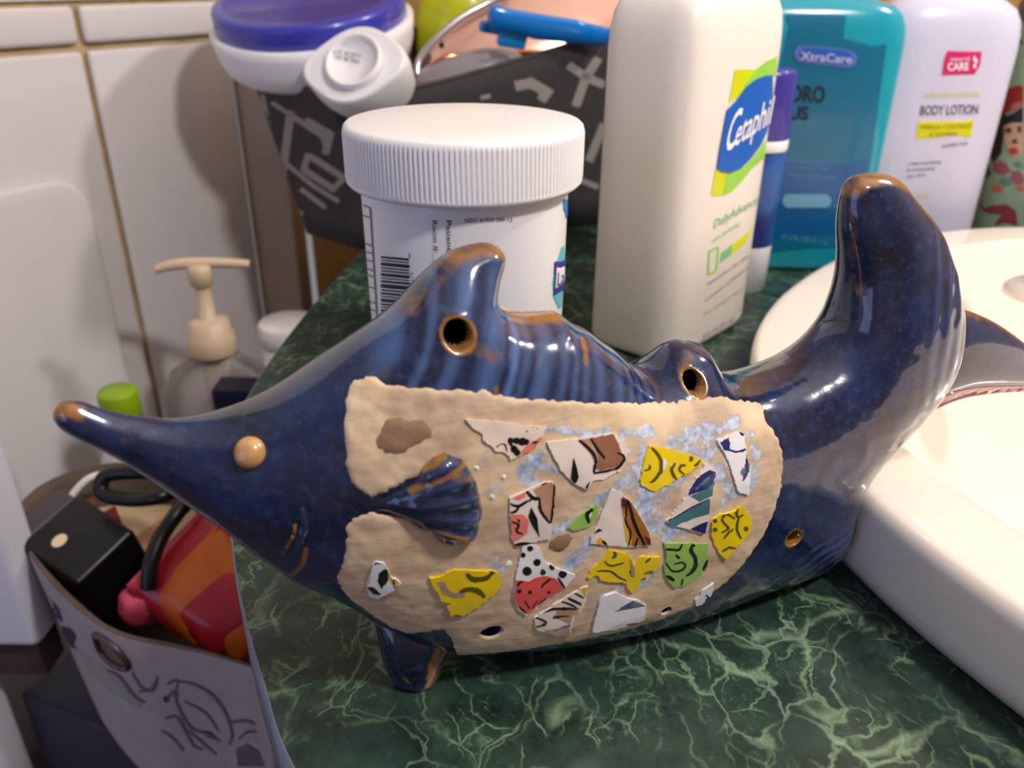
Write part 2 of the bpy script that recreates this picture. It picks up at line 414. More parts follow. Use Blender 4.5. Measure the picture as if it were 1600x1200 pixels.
hole = inset(SK, .012)
v2, tr = cdt([outer, hole])
cen = np.array([v2[list(t)].mean(0) for t in tr]); keep = ~inpoly(cen, hole)
tr = [t for t, k in zip(tr, keep) if k]
n0 = len(v2); T = .034
vv = np.vstack([np.c_[v2, np.zeros(n0)], np.c_[v2, np.full(n0, -T)]]); ff = list(tr)+[tuple(i+n0 for i in t[::-1]) for t in tr]
es = {(t[i], t[(i+1) % 3]) for t in tr for i in range(3)}
ff += [(b, a, a+n0, b+n0) for a, b in es if (b, a) not in es]
counter = empty('countertop', (-.05, .3, -T), 'green marble-pattern laminate countertop with a curved left edge under the fish', 'countertop')
obj('worktop', vv, ff, M_COUNTER, counter, smooth=False)
ob = inset(LEFT[::-1], -.0006)   # outside is to the left
side = LEFT; tl = np.gradient(side, axis=0); tl /= np.linalg.norm(tl, axis=1)[:, None]; nl = np.stack([-tl[:, 1], tl[:, 0]], 1)
rows = [np.c_[side+nl*o_, np.full(len(side), z)] for o_, z in ((-.0002, -.0002), (.0007, -.0004), (.0007, -T-.001), (-.0002, -T-.001))]
vb = np.concatenate(rows); m = len(side)
fb = [(k*m+i, k*m+i+1, (k+1)*m+i+1, (k+1)*m+i) for k in range(3) for i in range(m-1)]
obj('edge_band', vb, fb, mat('edge_laminate', srgb(120, 128, 150), .35, var=(25, .25)), counter, label='bluish grey laminate edge strip')
vc, fc = prism(np.vstack([inset(LEFT, -.05)[::1], [(.9, .8), (.9, .09), (.12, .09)]])[::-1] if area > 0 else np.vstack([inset(LEFT, -.05), [(.9, .8), (.9, .09), (.12, .09)]])[::-1], -.61, -T-.001)
# keep the cabinet clear of the basin by making it a thin skirt wall
cab = np.vstack([side-nl*.05, side-nl*.047][::1]); m = len(side)
rings = [np.c_[side-nl*.05, np.full(m, -.6195)], np.c_[side-nl*.05, np.full(m, -T-.001)], np.c_[side-nl*.065, np.full(m, -T-.001)], np.c_[side-nl*.05, np.full(m, -.6195)]]
vb = np.concatenate(rings); fb = [(k*m+i, k*m+i+1, ((k+1) % 4)*m+i+1, ((k+1) % 4)*m+i) for k in range(4) for i in range(m-1)]+[(0, m, 2*m, 3*m), (m-1, 4*m-1, 3*m-1, 2*m-1)]
o = obj('vanity_cabinet', vb, fb, mat('cabinet_board', srgb(70, 66, 66), .6)); tag(o, 'dark cabinet side standing below the green countertop', 'cabinet')

# ------------------------------------------------------------------ sink
sink = empty('sink', (.33, .3, 0), 'glossy white oval drop-in sink with a thick rim at the right', 'sink')
R = [np.c_[inset(SK, d), np.full(len(SK), z)] for d, z in ((.006, .0006), (.003, .003), (.0005, .008), (0, .012), (0, .028), (0, .0295), (.0006, .0320), (.0018, .0340), (.0035, .0349), (.0055, .0352), (.008, .0353), (.028, .0353), (.031, .0350), (.0332, .0338), (.0352, .0312), (.0375, .027), (.042, .018), (.054, .0), (.070, -.030), (.092, -.062), (.12, -.083), (.15, -.094), (.178, -.098))]
v, f = loft(R, cap0=False, cap1=True); obj('basin', v, f, M_PORC, sink)
c0 = SK.mean(0)
v, f = lathe([(.003, -.0975), (.022, -.0975), (.023, -.096), (.020, -.0945), (.012, -.0955), (.003, -.0965)], 32)
obj('drain', v+V3(c0[0], c0[1], 0), f, mat('chrome', (.8, .8, .82), .12, metal=1), sink)
# small raised tap base on the back deck
tb = onz(1608, 455, .036)
v, f = lathe([(.019, 0), (.019, .003), (.016, .006), (.010, .009), (.009, .02), (.0085, .045)], 32); o = obj('tap_base', v+V3(tb[0]+.006, tb[1]-.002, .0345), f, M_PORC, sink, label='low white tap base at the frame edge')

# ================================================================== THE CERAMIC FISH
def vnoise(P, s, seed=0):
    r = np.random.default_rng(seed); G = r.random((128, 128)); q = P*s; i = np.floor(q).astype(int); t = q-i; t = t*t*(3-2*t)
    g = lambda a, b: G[(i[:, 0]+a) % 128, (i[:, 1]+b) % 128]
    return (g(0, 0)*(1-t[:, 0])+g(1, 0)*t[:, 0])*(1-t[:, 1])+(g(0, 1)*(1-t[:, 0])+g(1, 1)*t[:, 0])*t[:, 1]
def sstep(x, a, b): t = np.clip((x-a)/(b-a), 0, 1); return t*t*(3-2*t)
def segd(P, pts):
    return pdist(P, np.asarray(pts, float), closed=False)

class Slab:
    """a pillow shaped ceramic solid: closed outline (pixels, laid on a real plane) swollen to both sides"""
    def __init__(s, O, yaw, lean, outline_px, k, kmax=1e9, h=.0008, smooth=3):
        a, l = math.radians(yaw), math.radians(lean)
        s.O = np.array(O, float); s.u = V3(math.cos(a), math.sin(a), 0); n0 = V3(math.sin(a), -math.cos(a), 0)
        s.n = math.cos(l)*n0+math.sin(l)*V3(0, 0, 1); s.v = math.cos(l)*V3(0, 0, 1)-math.sin(l)*n0
        s.k, s.kmax = k, kmax; s.extra = None; s.holes = []
        ol = s.px(np.array(outline_px, float), flat=True)
        ol = catmull(ol, smooth, True)
        s.ol = resample(ol, .0007)
        lo, hi = s.ol.min(0)-3*h, s.ol.max(0)+3*h; s.lo, s.h = lo, h
        nx, ny = np.ceil((hi-lo)/h).astype(int); X, Y = np.meshgrid(lo[0]+h*np.arange(nx), lo[1]+h*np.arange(ny), indexing='ij')
        P = np.stack([X.ravel(), Y.ravel()], 1); ins = inpoly(P, s.ol[::2]); d = pdist(P, s.ol[::2]); d[~ins] *= -1
        s.d = d.reshape(nx, ny)
        def solve(mask, hh, phi, its):
            for _ in range(its):
                q = np.zeros_like(phi); q[1:-1, 1:-1] = .25*(phi[2:, 1:-1]+phi[:-2, 1:-1]+phi[1:-1, 2:]+phi[1:-1, :-2]+hh*hh); phi = q*mask
            return phi
        m = (s.d > 0).astype(float); c = 4
        mc = m[::c, ::c]; ph = solve(mc, h*c, np.zeros_like(mc), 1200)
        ph = np.repeat(np.repeat(ph, c, 0), c, 1)[:nx, :ny]; s.phi = solve(m, h, ph*m, 350)
        # smooth slope near the border
        w = (s.d > h*1.3).astype(float); q = np.where(w > 0, s.phi/np.maximum(s.d, h), 0)
        qq, ww = q.copy(), w.copy()
        for _ in range(14):
            for A in (0, 1):
                qq = qq+np.roll(qq, 1, A)+np.roll(qq, -1, A); ww = ww+np.roll(ww, 1, A)+np.roll(ww, -1, A)
            sc = ww.max(); qq /= sc; ww /= sc
        s.q = qq/np.maximum(ww, 1e-12)
    def interp(s, G, P):
        g = (P-s.lo)/s.h; i = np.clip(np.floor(g).astype(int), 0, np.array(G.shape)-2); t = np.clip(g-i, 0, 1)
        return (G[i[:, 0], i[:, 1]]*(1-t[:, 0])+G[i[:, 0]+1, i[:, 1]]*t[:, 0])*(1-t[:, 1])+(G[i[:, 0], i[:, 1]+1]*(1-t[:, 0])+G[i[:, 0]+1, i[:, 1]+1]*t[:, 0])*t[:, 1]
    def t(s, P, dex=None):
        d = np.maximum(s.interp(s.d, P), 0) if dex is None else dex
        b = sstep(d, .0025, .0045); phi = b*np.maximum(s.interp(s.phi, P), 0)+(1-b)*s.interp(s.q, P)*d
        t = s.k*np.sqrt(2*np.maximum(phi, 0))
        t = s.kmax*np.tanh(t/s.kmax)
        if s.extra is not None: t = t+s.extra(P, d)*sstep(d, 0, .003)
        return t
    def px(s, p, flat=False, off=0.0):
        p = np.atleast_2d(np.asarray(p, float)); D = _F+np.outer((p[:, 0]-800)/FPX, _R)-np.outer((p[:, 1]-600)/FPX, _U)
        def at(tt):
            k = ((s.O-CAM)@s.n+tt)/(D@s.n); W = CAM+D*k[:, None]-s.O; return np.stack([W@s.u, W@s.v], 1)
        if flat: return at(np.zeros(len(p)))
        best = np.zeros(len(p)); done = np.zeros(len(p), bool); N = 90; top = .042
        for i in range(N):                       # walk along each sight line down onto the surface
            tt = top*(1-i/N); hit_ = (s.t(at(np.full(len(p), tt))) >= tt) & ~done; best[hit_] = tt+top/N*.5; done |= hit_
        uv = at(best)
        return uv
    def surf(s, P):
        e = .0006; t0 = s.t(P); gx = (s.t(P+[e, 0])-s.t(P-[e, 0]))/(2*e); gy = (s.t(P+[0, e])-s.t(P-[0, e]))/(2*e)
        gx, gy = np.clip(gx, -2.5, 2.5), np.clip(gy, -2.5, 2.5)
        nr = s.n-gx[:, None]*s.u-gy[:, None]*s.v; nr /= np.linalg.norm(nr, axis=1)[:, None]
        return s.O+P[:, :1]*s.u+P[:, 1:]*s.v+t0[:, None]*s.n, nr
    def mesh(s, g=.0009, back=.9):
        lo, hi = s.ol.min(0), s.ol.max(0); xs = np.arange(lo[0], hi[0], g); ys = np.arange(lo[1], hi[1], g*.87)
        X, Y = np.meshgrid(xs, ys); X = X+(np.arange(len(ys)) % 2)[:, None]*g/2; P = np.stack([X.ravel(), Y.ravel()], 1)
        P = P[s.interp(s.d, P) > max(.0017, g*1.2)]
        ol = resample(s.ol, g); tg = np.roll(ol, -1, 0)-np.roll(ol, 1, 0); tg /= np.linalg.norm(tg, axis=1)[:, None]; nn = np.stack([-tg[:, 1], tg[:, 0]], 1)
        if not inpoly((ol[:1]+nn[:1]*.0004), s.ol)[0]: nn = -nn
        for o_ in (.00012, .0004, .0008, .0013):
            q_ = ol+nn*o_; P = np.vstack([P, q_[s.interp(s.d, q_) > o_*.8]])
        for c, r, dp in s.holes:
            P = P[np.linalg.norm(P-c, axis=1) > r*1.25]
            P = np.vstack([P]+[circle(c, r*q, 22) for q in (1.12, 1.0, .93, .8, .5)]+[np.array([c])])
        v2, tr = cdt([ol], P); n = len(v2)
        isb = pdist(v2, ol) < 1e-7; d = np.where(isb, 0, pdist_fast(s, v2)); tf = s.t(v2, d); tb = s.t(v2, d)*back
        for c, r, dp in s.holes:
            rr = np.linalg.norm(v2-c, axis=1); tf = tf-dp*sstep(-rr, -r*1.02, -r*.90)+.0004*np.exp(-((rr-r*1.08)/(r*.12))**2)
        base = s.O+v2[:, :1]*s.u+v2[:, 1:]*s.v
        F_ = base+tf[:, None]*s.n; B = base-tb[:, None]*s.n
        idx = np.arange(n); bi = np.where(~isb)[0]; mp = idx.copy(); mp[bi] = n+np.arange(len(bi))
        ctr = v2[np.array(tr)].mean(1); op = np.zeros(len(tr), bool)
        for c, r, dp in s.holes: op |= np.linalg.norm(ctr-c, axis=1) < r*.86
        v = np.vstack([F_, B[bi]]); f = [t_ for t_, o_ in zip(tr, op) if not o_]+[tuple(int(mp[i]) for i in t[::-1]) for t in tr]
        return v, f, np.vstack([v2, v2[bi]]), np.r_[d, d[bi]]
def pdist_fast(s, P):
    d = np.maximum(s.interp(s.d, P), 0); m = d < .005; d[m] = pdist(P[m], s.ol); return d

FO = (.110, .2295, .0)
BODY = [(82,650),(85,638),(94,629),(108,625),(128,628),(150,636),(180,645),(215,651),(260,656),(300,654),(340,646),(380,634),(420,616),(460,591),(500,563),(540,536),(575,513),(605,491),(630,466),(655,436),(680,411),(705,393),(735,382),(762,379),(779,385),(788,398),(787,413),(780,432),(775,448),(772,462),(779,476),(796,485),(822,490),(850,490),(871,489),(882,496),(897,507),(917,516),(937,531),(957,545),(977,565),(992,578),(1002,580),(1016,573),(1031,556),(1046,541),(1066,533),(1086,534),(1100,543),(1109,561),(1119,581),(1137,589),(1166,588),(1202,578),(1242,560),(1276,534),(1298,508),(1309,480),(1316,440),(1316,400),(1313,360),(1315,320),(1322,290),(1336,275),(1360,270),(1385,272),(1405,283),(1422,307),(1446,336),(1463,370),(1474,410),(1482,450),(1487,484),(1484,530),(1472,575),(1447,618),(1415,652),(1382,682),(1350,709),(1324,734),(1314,765),(1316,800),(1312,840),(1302,868),(1286,882),(1258,886),(1205,898),(1150,913),(1112,927),(1090,938),(1030,956),(980,968),(900,983),(830,994),(760,1000),(712,1002),(680,997),(640,986),(600,965),(570,953),(540,932),(505,913),(470,900),(440,887),(412,867),(385,849),(355,825),(320,801),(280,776),(240,749),(200,725),(165,706),(130,690),(102,675),(88,663)]
fish = empty('ceramic_fish', tuple(onz(900, 985)), 'blue-glazed ceramic fish with a bare clay side set with broken painted china', 'figurine')
B = Slab(FO, 20, 3, BODY, .72, .034)
# relief: ribbed dorsal fin, fluted tail, ridged keel
d_lo = B.px([(560, 590), (700, 605), (900, 622), (1100, 618)], flat=True)
def dir_uv(a, b):
    q = B.px([a, b], flat=True); e = q[1]-q[0]; return e/np.linalg.norm(e)
rib = dir_uv((860, 620), (905, 515)); ribn = np.array([-rib[1], rib[0]])
c_dors = B.px([(860, 560)], flat=True)[0]; c_fin = B.px([(690, 530)], flat=True)[0]; c_tail = B.px([(1400, 420)], flat=True)[0]; c_keel = B.px([(1255, 830)], flat=True)[0]
tail = dir_uv((1330, 640), (1390, 300)); tailn = np.array([-tail[1], tail[0]])
keel = dir_uv((1160, 860), (1310, 790)); keeln = np.array([-keel[1], keel[0]])
PXM = np.linalg.norm(B.px([(1000, 700)], flat=True)-B.px([(900, 700)], flat=True))/100   # metres per pixel here
def masks(P):
    m = {}
    e = P-c_dors; m['dors'] = sstep(-np.abs(e@np.array([1, 0])), -.034, -.022)*sstep(e@np.array([0, 1]), -.0125, -.007)
    e = P-c_fin; m['fin'] = sstep(-np.linalg.norm(e*[1, .9], axis=1), -.026, -.012)
    e = P-c_tail; m['tail'] = sstep(e@tailn*-1, -.004, .006)*sstep(-np.abs(e@tail), -.05, -.02)
    e = P-c_keel; m['keel'] = sstep(-np.abs(e@keel), -.02, -.008)*sstep(-np.abs(e@keeln), -.016, -.010)
    return m
def ribs(P):
    m = masks(P); q = P@ribn; fan = q+.0009*np.sin(P@rib*180)+.0022*(vnoise(P, 95, 21)-.5)+.0012*np.sin(q*330)
    a = np.sin(fan*2*np.pi/.0043); a2 = np.sin(fan*2*np.pi/.0075+1)
    tl = np.sin((P@tailn)*2*np.pi/.0062+np.sin(P@tail*60)*.8); kl = np.sin((P@keeln)*2*np.pi/.0048+np.sin(P@keel*160))
    return m, a, a2, tl, kl
def relief(P, d):
    m, a, a2, tl, kl = ribs(P)
    r = .00006*a*m['dors']+.00006*a2*m['fin']+.00014*tl*m['tail']+.00035*kl*m['keel']
    return r+.0005*(vnoise(P, 90, 3)-.5)+.0003*(vnoise(P, 260, 4)-.5)
B.extra = relief
HOLES = [((717, 525), 17), ((1087, 600), 14), ((1240, 840), 13)]
for c, r in HOLES: B.holes.append((B.px([c])[0], r*PXM, .004))
for c, r in (((767, 986), 14), ((1040, 953), 8)): B.holes.append((B.px([c])[0], r*PXM, .003))
v, f, uv, dd = B.mesh(.00078)
v[:, 2] = np.maximum(v[:, 2], .0008); body = obj('body', v, f, M_GLAZE, fish)
m_, a_, a2_, tl_, kl_ = ribs(uv)
st = np.clip(.5+.5*a_, 0, 1)*m_['dors']*.5+np.clip(a2_, 0, 1)*m_['fin']*.75+np.clip(tl_-.1, 0, 1)*m_['tail']*.45+np.clip(kl_, 0, 1)*m_['keel']*.35
attr(body, 'streak', st)
def near(pts, r):
    return np.exp(-(segd(uv, B.px(pts, flat=True))/(r*PXM))**2)
edge = np.exp(-(dd/(6*PXM))**2)
och = .28*edge
for pts, r, g in [([(776, 470), (795, 487), (830, 492), (872, 489)], 5, .95), ([(700, 400), (735, 388), (768, 384), (785, 400), (782, 430), (774, 460)], 11, .75), ([(630, 475), (700, 402)], 12, .55), ([(1322, 300), (1338, 280), (1375, 276), (1405, 290), (1440, 338), (1470, 400)], 11, .8), ([(1318, 320), (1322, 480)], 8, .5), ([(86, 640), (110, 634), (128, 640)], 9, .95), ([(130, 640), (190, 672)], 24, .38), ([(890, 515), (880, 535)], 5, .9), ([(1095, 950), (1200, 908), (1285, 882)], 7, .9), ([(1230, 842), (1290, 815)], 7, .55), ([(1210, 870), (1260, 868)], 5, .6), ([(1045, 560), (1060, 545)], 10, .6), ([(560, 590), (535, 640), (530, 700)], 9, .35), ([(466, 800), (462, 830), (446, 862)], 4, .95), ([(588, 545), (572, 590)], 14, .45), ([(697, 512), (715, 508), (738, 520)], 16, .55), ([(736, 560), (735, 575)], 6, .8)]:
    och = np.maximum(och, g*near(pts, r))
for c, r in HOLES:
    rr = np.linalg.norm(uv-B.px([c])[0], axis=1)/(r*PXM); och = np.maximum(och, .98*np.exp(-((rr-1.05)/.28)**2))
attr(body, 'ochre', och)

# ---- bare clay side patch
def FP(z, pts): return [(z[0]+x/z[2], z[1]+y/z[2]) for x, y in pts]
PATCH = [(543,601),(548,592),(562,587),(585,584),(597,590),(602,598),(650,603),(700,607),(720,606),(745,610),(755,606),(775,614),(800,619),(850,622),(900,624),(925,628),(960,625),(1000,628),(1040,624),(1080,621),(1120,616),(1160,622),(1188,627),(1196,640),(1196,656),(1210,672),(1221,695),(1226,720),(1222,760),(1210,800),(1195,835),(1170,872),(1140,905),(1110,930),(1088,946),(1030,969),(980,984),(900,1002),(830,1013),(760,1020),(712,1021),(702,998),(693,984),(672,987),(640,990),(610,980),(588,966),(570,953),(548,938),(528,918),(524,905),(535,872),(540,842),(537,822),(555,806),(580,799),(610,803),(640,811),(668,828),(690,815),(690,770),(660,745),(640,752),(612,766),(582,779),(565,770),(546,756),(539,730),(537,690),(535,650)]
pp = B.px(resample(np.array(PATCH, float), 5)); rj = rng.normal(0, .8*PXM, pp.shape); pp = pp+rj
# keep inside the outline
dpp = B.interp(B.d, pp); bad = dpp < .0006
for _ in range(6):
    cen_ = pp.mean(0); pp[bad] += (cen_-pp[bad])*.006; bad = B.interp(B.d, pp) < .0006
def clay_layer(name, poly, offc, g, m, parent, edge_w=.0008, low=-.0004, bumpf=None, label=None, cut=()):
    lo, hi = poly.min(0), poly.max(0); X, Y = np.meshgrid(np.arange(lo[0], hi[0], g), np.arange(lo[1], hi[1], g)); P = np.stack([X.ravel(), Y.ravel()], 1)
    P = P[inpoly(P, poly)]; dP = pdist(P, poly); P = P[dP > g*.4]
    for c, r in cut: P = np.vstack([P[np.linalg.norm(P-c, axis=1) > r*1.15]]+[circle(c, r*q, 24, .87) for q in (1.1, 1.0, .9)])
    v2, tr = cdt([poly], P); pos, nr = B.surf(v2); dE = pdist(v2, poly)
    o = low+(offc-low)*sstep(dE, 0, edge_w)
    if bumpf is not None: o = o+bumpf(v2)*sstep(dE, 0, edge_w*2)
    ctr = v2[np.array(tr)].mean(1); tr = [t_ for t_, c_ in zip(tr, ctr) if not any(np.linalg.norm((c_-c)*[1, 1.15]) < r*.86 for c, r in cut)]
    pv_ = pos+nr*o[:, None]; pv_[:, 2] = np.maximum(pv_[:, 2], .0004)
    return obj(name, pv_, tr, m, parent, label=label), v2
HB = [(B.px([(767, 986)])[0], 15*PXM), (B.px([(1040, 953)])[0], 9*PXM)]
def clay_bump(P):
    r = .0004*(vnoise(P, 160, 8)-.5)+.00025*(vnoise(P, 480, 9)-.5)
    e = B.px([(580, 660)])[0]; m = sstep(-np.linalg.norm((P-e)*[1, .8], axis=1), -.02, -.008); r = r+m*.0006*(vnoise(P, 330, 12)-.45)
    for c, rad in HB:
        q = np.linalg.norm((P-c)*[1, 1.15], axis=1)/rad; r = r-.0025*sstep(-q, -1.0, -.72)
    return r
patch, puv = clay_layer('clay_patch', pp, .0005, .0009, M_CLAY, fish, bumpf=clay_bump, label='rough beige bare clay patch', cut=HB)
res = np.zeros(len(puv))
Z7 = (500, 640, 2.6075); Z4 = (700, 640, 6.154); Z5 = (960, 640, 6.154); Z8 = (780, 620, 3.159); Z6 = (540, 820, 5.714); ZB = (780, 820, 4.324)
for pts, r, g in [(FP(Z8, [(690, 330), (660, 420), (600, 440)]), 20, .75), (FP(Z8, [(760, 470), (700, 520), (740, 620), (860, 660)]), 22, .72), (FP(Z8, [(860, 230), (1000, 180), (1160, 120)]), 13, .75), (FP(Z8, [(900, 260), (1000, 280), (1060, 250)]), 14, .72), (FP(Z8, [(600, 180), (750, 165)]), 6, .8), (FP(Z8, [(980, 125), (985, 128)]), 8, .7), (FP(Z8, [(770, 420), (900, 390)]), 16, .75), (FP(Z8, [(1080, 360), (1130, 420)]), 15, .7), (FP(Z8, [(1250, 370), (1230, 440), (1150, 480), (1100, 510)]), 11, .72), (FP(Z8, [(1270, 280), (1230, 180)]), 10, .62), (FP(Z8, [(130, 380), (190, 300)]), 14, .8), (FP(Z8, [(240, 350), (290, 370)]), 7, .7), (FP(Z8, [(230, 155), (330, 170)]), 5, .8), (FP(Z8, [(360, 180), (530, 175)]), 5, .8), (FP(Z8, [(600, 220), (615, 300)]), 7, .8), (FP(Z8, [(270, 650), (340, 610)]), 9, .75), (FP(Z8, [(350, 810), (440, 730)]), 14, .8), (FP(Z8, [(440, 560), (520, 480)]), 9, .75), (FP(Z8, [(450, 970), (620, 960)]), 7, .72), (FP(Z8, [(700, 920), (740, 880)]), 10, .7), (FP(Z8, [(1000, 940), (1080, 880)]), 5, .6), (FP(Z7, [(600, 600), (790, 620)]), 6, .55), (FP(Z7, [(680, 330), (740, 310)]), 7, .6), (FP(Z7, [(640, 230), (690, 170)]), 5, .55), (FP(Z7, [(690, 650), (750, 640)]), 5, .7)]:
    res = np.maximum(res, .92*g*np.exp(-(segd(puv, B.px(pts))/(1.35*r*PXM))**2))
attr(patch, 'residue', res)

# ---- china shards with painted marks (each shard a part, its painted marks sub-parts)
C_ = dict(cream=srgb(238, 218, 200), pinkish=srgb(238, 222, 212), white=srgb(240, 238, 240), yellow=srgb(240, 208, 14), green=srgb(150, 190, 92), black=srgb(22, 18, 20), red=srgb(226, 84, 84), salmon=srgb(236, 128, 112), brown=srgb(150, 100, 78), tan=srgb(186, 142, 116), navy=srgb(38, 38, 108), teal=srgb(70, 118, 122), olive=srgb(92, 84, 16), orange=srgb(168, 104, 44), clay=srgb(168, 140, 116), gold=srgb(226, 180, 40), dkred=srgb(96, 36, 40), grey=srgb(86, 80, 76))
def CM(c): return mat('china_'+c, C_[c], .18, coat=.7, var=(120, .10)) if c != 'clay' else mat('chip_clay', C_['clay'], .7, bump=(400, .4))
def shard(z, poly, base, marks, label=None, hgt=.0011):
    px = np.array(FP(z, poly)); px = resample(px, 3.2); uvp = B.px(px)+rng.normal(0, .45*PXM, px.shape)
    o = sheet('china_shard', [uvp], B.surf, hgt, CM(base), fish, g=.0012, skirt=.0012, label=label, smooth=True)
    bycol = {}
    for mk in marks:
        col = mk[0]
        if mk[1] == 'p': q = np.array(FP(z, mk[2]))
        elif mk[1] == 's': q = np.array(FP(z, stroke(mk[2], mk[3]*1.15)))
        else: q = np.array(FP(z, circle(mk[2], mk[3], 14)))
        bycol.setdefault(col, []).append(q)
    lev = 0
    for col, qs in bycol.items():
        lev += 1; polys = []
        for q in qs:
            u_ = B.px(resample(q, 2.2)); polys.append(u_)
        # clip marks to the shard
        ok = [clip_poly(u_, uvp) for u_ in polys]; ok = [q for q in ok if q is not None]
        if ok: sheet('painted_mark', ok, B.surf, hgt+.00003+.00003*lev, CM(col), o, g=.0014, skirt=.00006)
    return o
def clip_poly(u_, poly):
    """pull points that lie outside the shard back to its border"""
    i = inpoly(u_, poly)
    if not i.any(): return None
    out = u_.copy(); c = u_[i].mean(0)
    for k in np.where(~i)[0]:
        a, b = 0., 1.
        for _ in range(12):
            mth = (a+b)/2
            if inpoly((c+(u_[k]-c)*mth)[None], poly)[0]: a = mth
            else: b = mth
        out[k] = c+(u_[k]-c)*a*.985
    return out
shard(Z4, [(165,80),(350,95),(700,140),(940,155),(890,250),(860,300),(800,370),(590,465),(540,400),(440,380),(400,340),(330,280),(320,220),(220,170)], 'cream', [('salmon','p',[(680,405),(720,350),(800,290),(885,240),(890,290),(830,350),(740,400),(685,415)]),('black','c',(590,285),33),('black','c',(645,282),34),('black','c',(700,290),42),('black','c',(735,295),33),('black','c',(620,365),36),('black','c',(648,395),34),('black','s',[(455,355),(490,320),(535,325),(548,390)],16),('black','s',[(570,310),(600,330),(625,350)],22),('black','s',[(800,310),(850,295)],20),('black','s',[(805,375),(850,320)],18),('black','c',(740,195),9),('black','c',(790,150),9),('black','c',(838,172),9)], 'cream china shard with black blobs and a red edge')
shard(Z8, [(230,220),(300,212),(370,205),(555,172),(600,215),(628,262),(612,318),(585,360),(505,400),(447,410),(430,450),(360,420),(300,360),(260,290)], 'pinkish', [('brown','p',[(440,200),(550,178),(580,230),(600,300),(580,335),(490,358),(465,350),(478,300)]),('tan','p',[(395,205),(432,200),(470,290),(462,330),(440,270)]),('black','s',[(380,205),(430,250),(465,300),(455,365)],15),('black','s',[(438,200),(470,250),(512,302)],13),('black','s',[(455,368),(540,355),(590,330),(605,290),(570,270)],12),('black','p',[(358,290),(372,340),(382,385),(365,425),(342,390),(348,345)]),('black','p',[(440,405),(425,450),(418,432)])], 'pinkish china shard with a brown flower petal')
shard(Z5, [(320,345),(520,380),(690,420),(850,490),(720,580),(580,660),(370,775),(300,740),(230,700),(245,600),(265,480)], 'yellow', [('olive','s',[(335,360),(400,430),(430,520),(400,620),(320,690)],32),('olive','s',[(265,575),(310,560),(320,520)],24),('olive','s',[(560,500),(530,560),(545,620),(580,660)],30),('olive','s',[(650,615),(605,570),(615,525),(665,525)],22),('olive','s',[(712,440),(718,492)],38),('olive','s',[(800,470),(780,510),(740,530)],22),('white','s',[(448,460),(462,510),(450,570)],26),('white','p',[(235,700),(300,735),(300,760),(240,790),(215,750)])], 'yellow four-sided china shard with olive curls')
shard(Z5, [(968,290),(1060,250),(1180,205),(1225,240),(1240,380),(1250,440),(1280,560),(1275,810),(1160,770),(1130,640),(1080,500),(1045,420),(1000,360)], 'white', [('navy','p',[(990,310),(1070,260),(1090,330),(1080,385),(1030,390)]),('navy','s',[(1070,375),(1150,400),(1240,375)],20),('navy','p',[(1175,205),(1222,235),(1215,255),(1180,235)]),('navy','p',[(1245,420),(1275,550),(1260,620),(1205,680),(1215,600),(1230,540)]),('teal','p',[(1215,545),(1228,590),(1205,625),(1182,585)])], 'tall white china shard with navy marks')
shard(Z5, [(870,500),(960,580),(945,680),(910,840),(890,1000),(885,1100),(850,1180),(690,1130),(560,1105),(480,1070),(620,900),(720,720),(800,600)], 'pinkish', [('navy','p',[(955,590),(940,660),(900,740),(780,780),(680,812),(720,720),(800,620),(900,575)]),('teal','p',[(943,670),(915,820),(800,870),(740,830),(700,815),(880,745)]),('teal','p',[(900,845),(890,975),(720,1030),(560,1100),(490,1075),(510,1050),(700,945)]),('navy','s',[(495,1058),(700,942),(895,848)],20),('navy','s',[(550,1105),(720,1022),(890,975)],16),('navy','p',[(880,1055),(850,1175),(700,1127),(800,1080)]),('teal','s',[(760,760),(830,690),(900,640)],24)], 'white china shard with teal and navy bands')
shard(Z8, [(45,490),(150,445),(245,405),(270,420),(265,500),(255,610),(245,690),(160,705),(75,732),(55,690),(50,600)], 'pinkish', [('tan','p',[(160,450),(245,408),(266,430),(260,520),(248,605),(205,560),(182,490)]),('salmon','p',[(52,572),(110,570),(140,600),(130,660),(90,690),(60,705),(50,640)]),('salmon','p',[(60,490),(120,460),(122,480),(85,500)]),('black','s',[(120,450),(158,488),(192,490)],15),('black','s',[(266,420),(259,520),(246,612)],12),('black','s',[(188,490),(195,550),(242,612)],12),('black','s',[(48,515),(90,530),(150,492)],12),('black','p',[(150,535),(180,590),(196,682),(155,620),(135,580)]),('black','s',[(55,605),(90,620),(78,650),(108,662)],11),('black','s',[(62,722),(105,712),(155,712)],14),('black','s',[(50,562),(75,555),(92,532)],11),('black','s',[(85,590),(95,610)],9),('black','s',[(200,425),(240,408)],10)], 'china shard with red blossoms and black twigs')
shard(Z8, [(330,635),(400,570),(440,545),(475,520),(480,560),(455,620),(400,645),(350,650)], 'green', [('black','s',[(455,545),(425,570),(435,615)],18),('white','s',[(448,560),(436,585)],8)], 'green sliver of china')
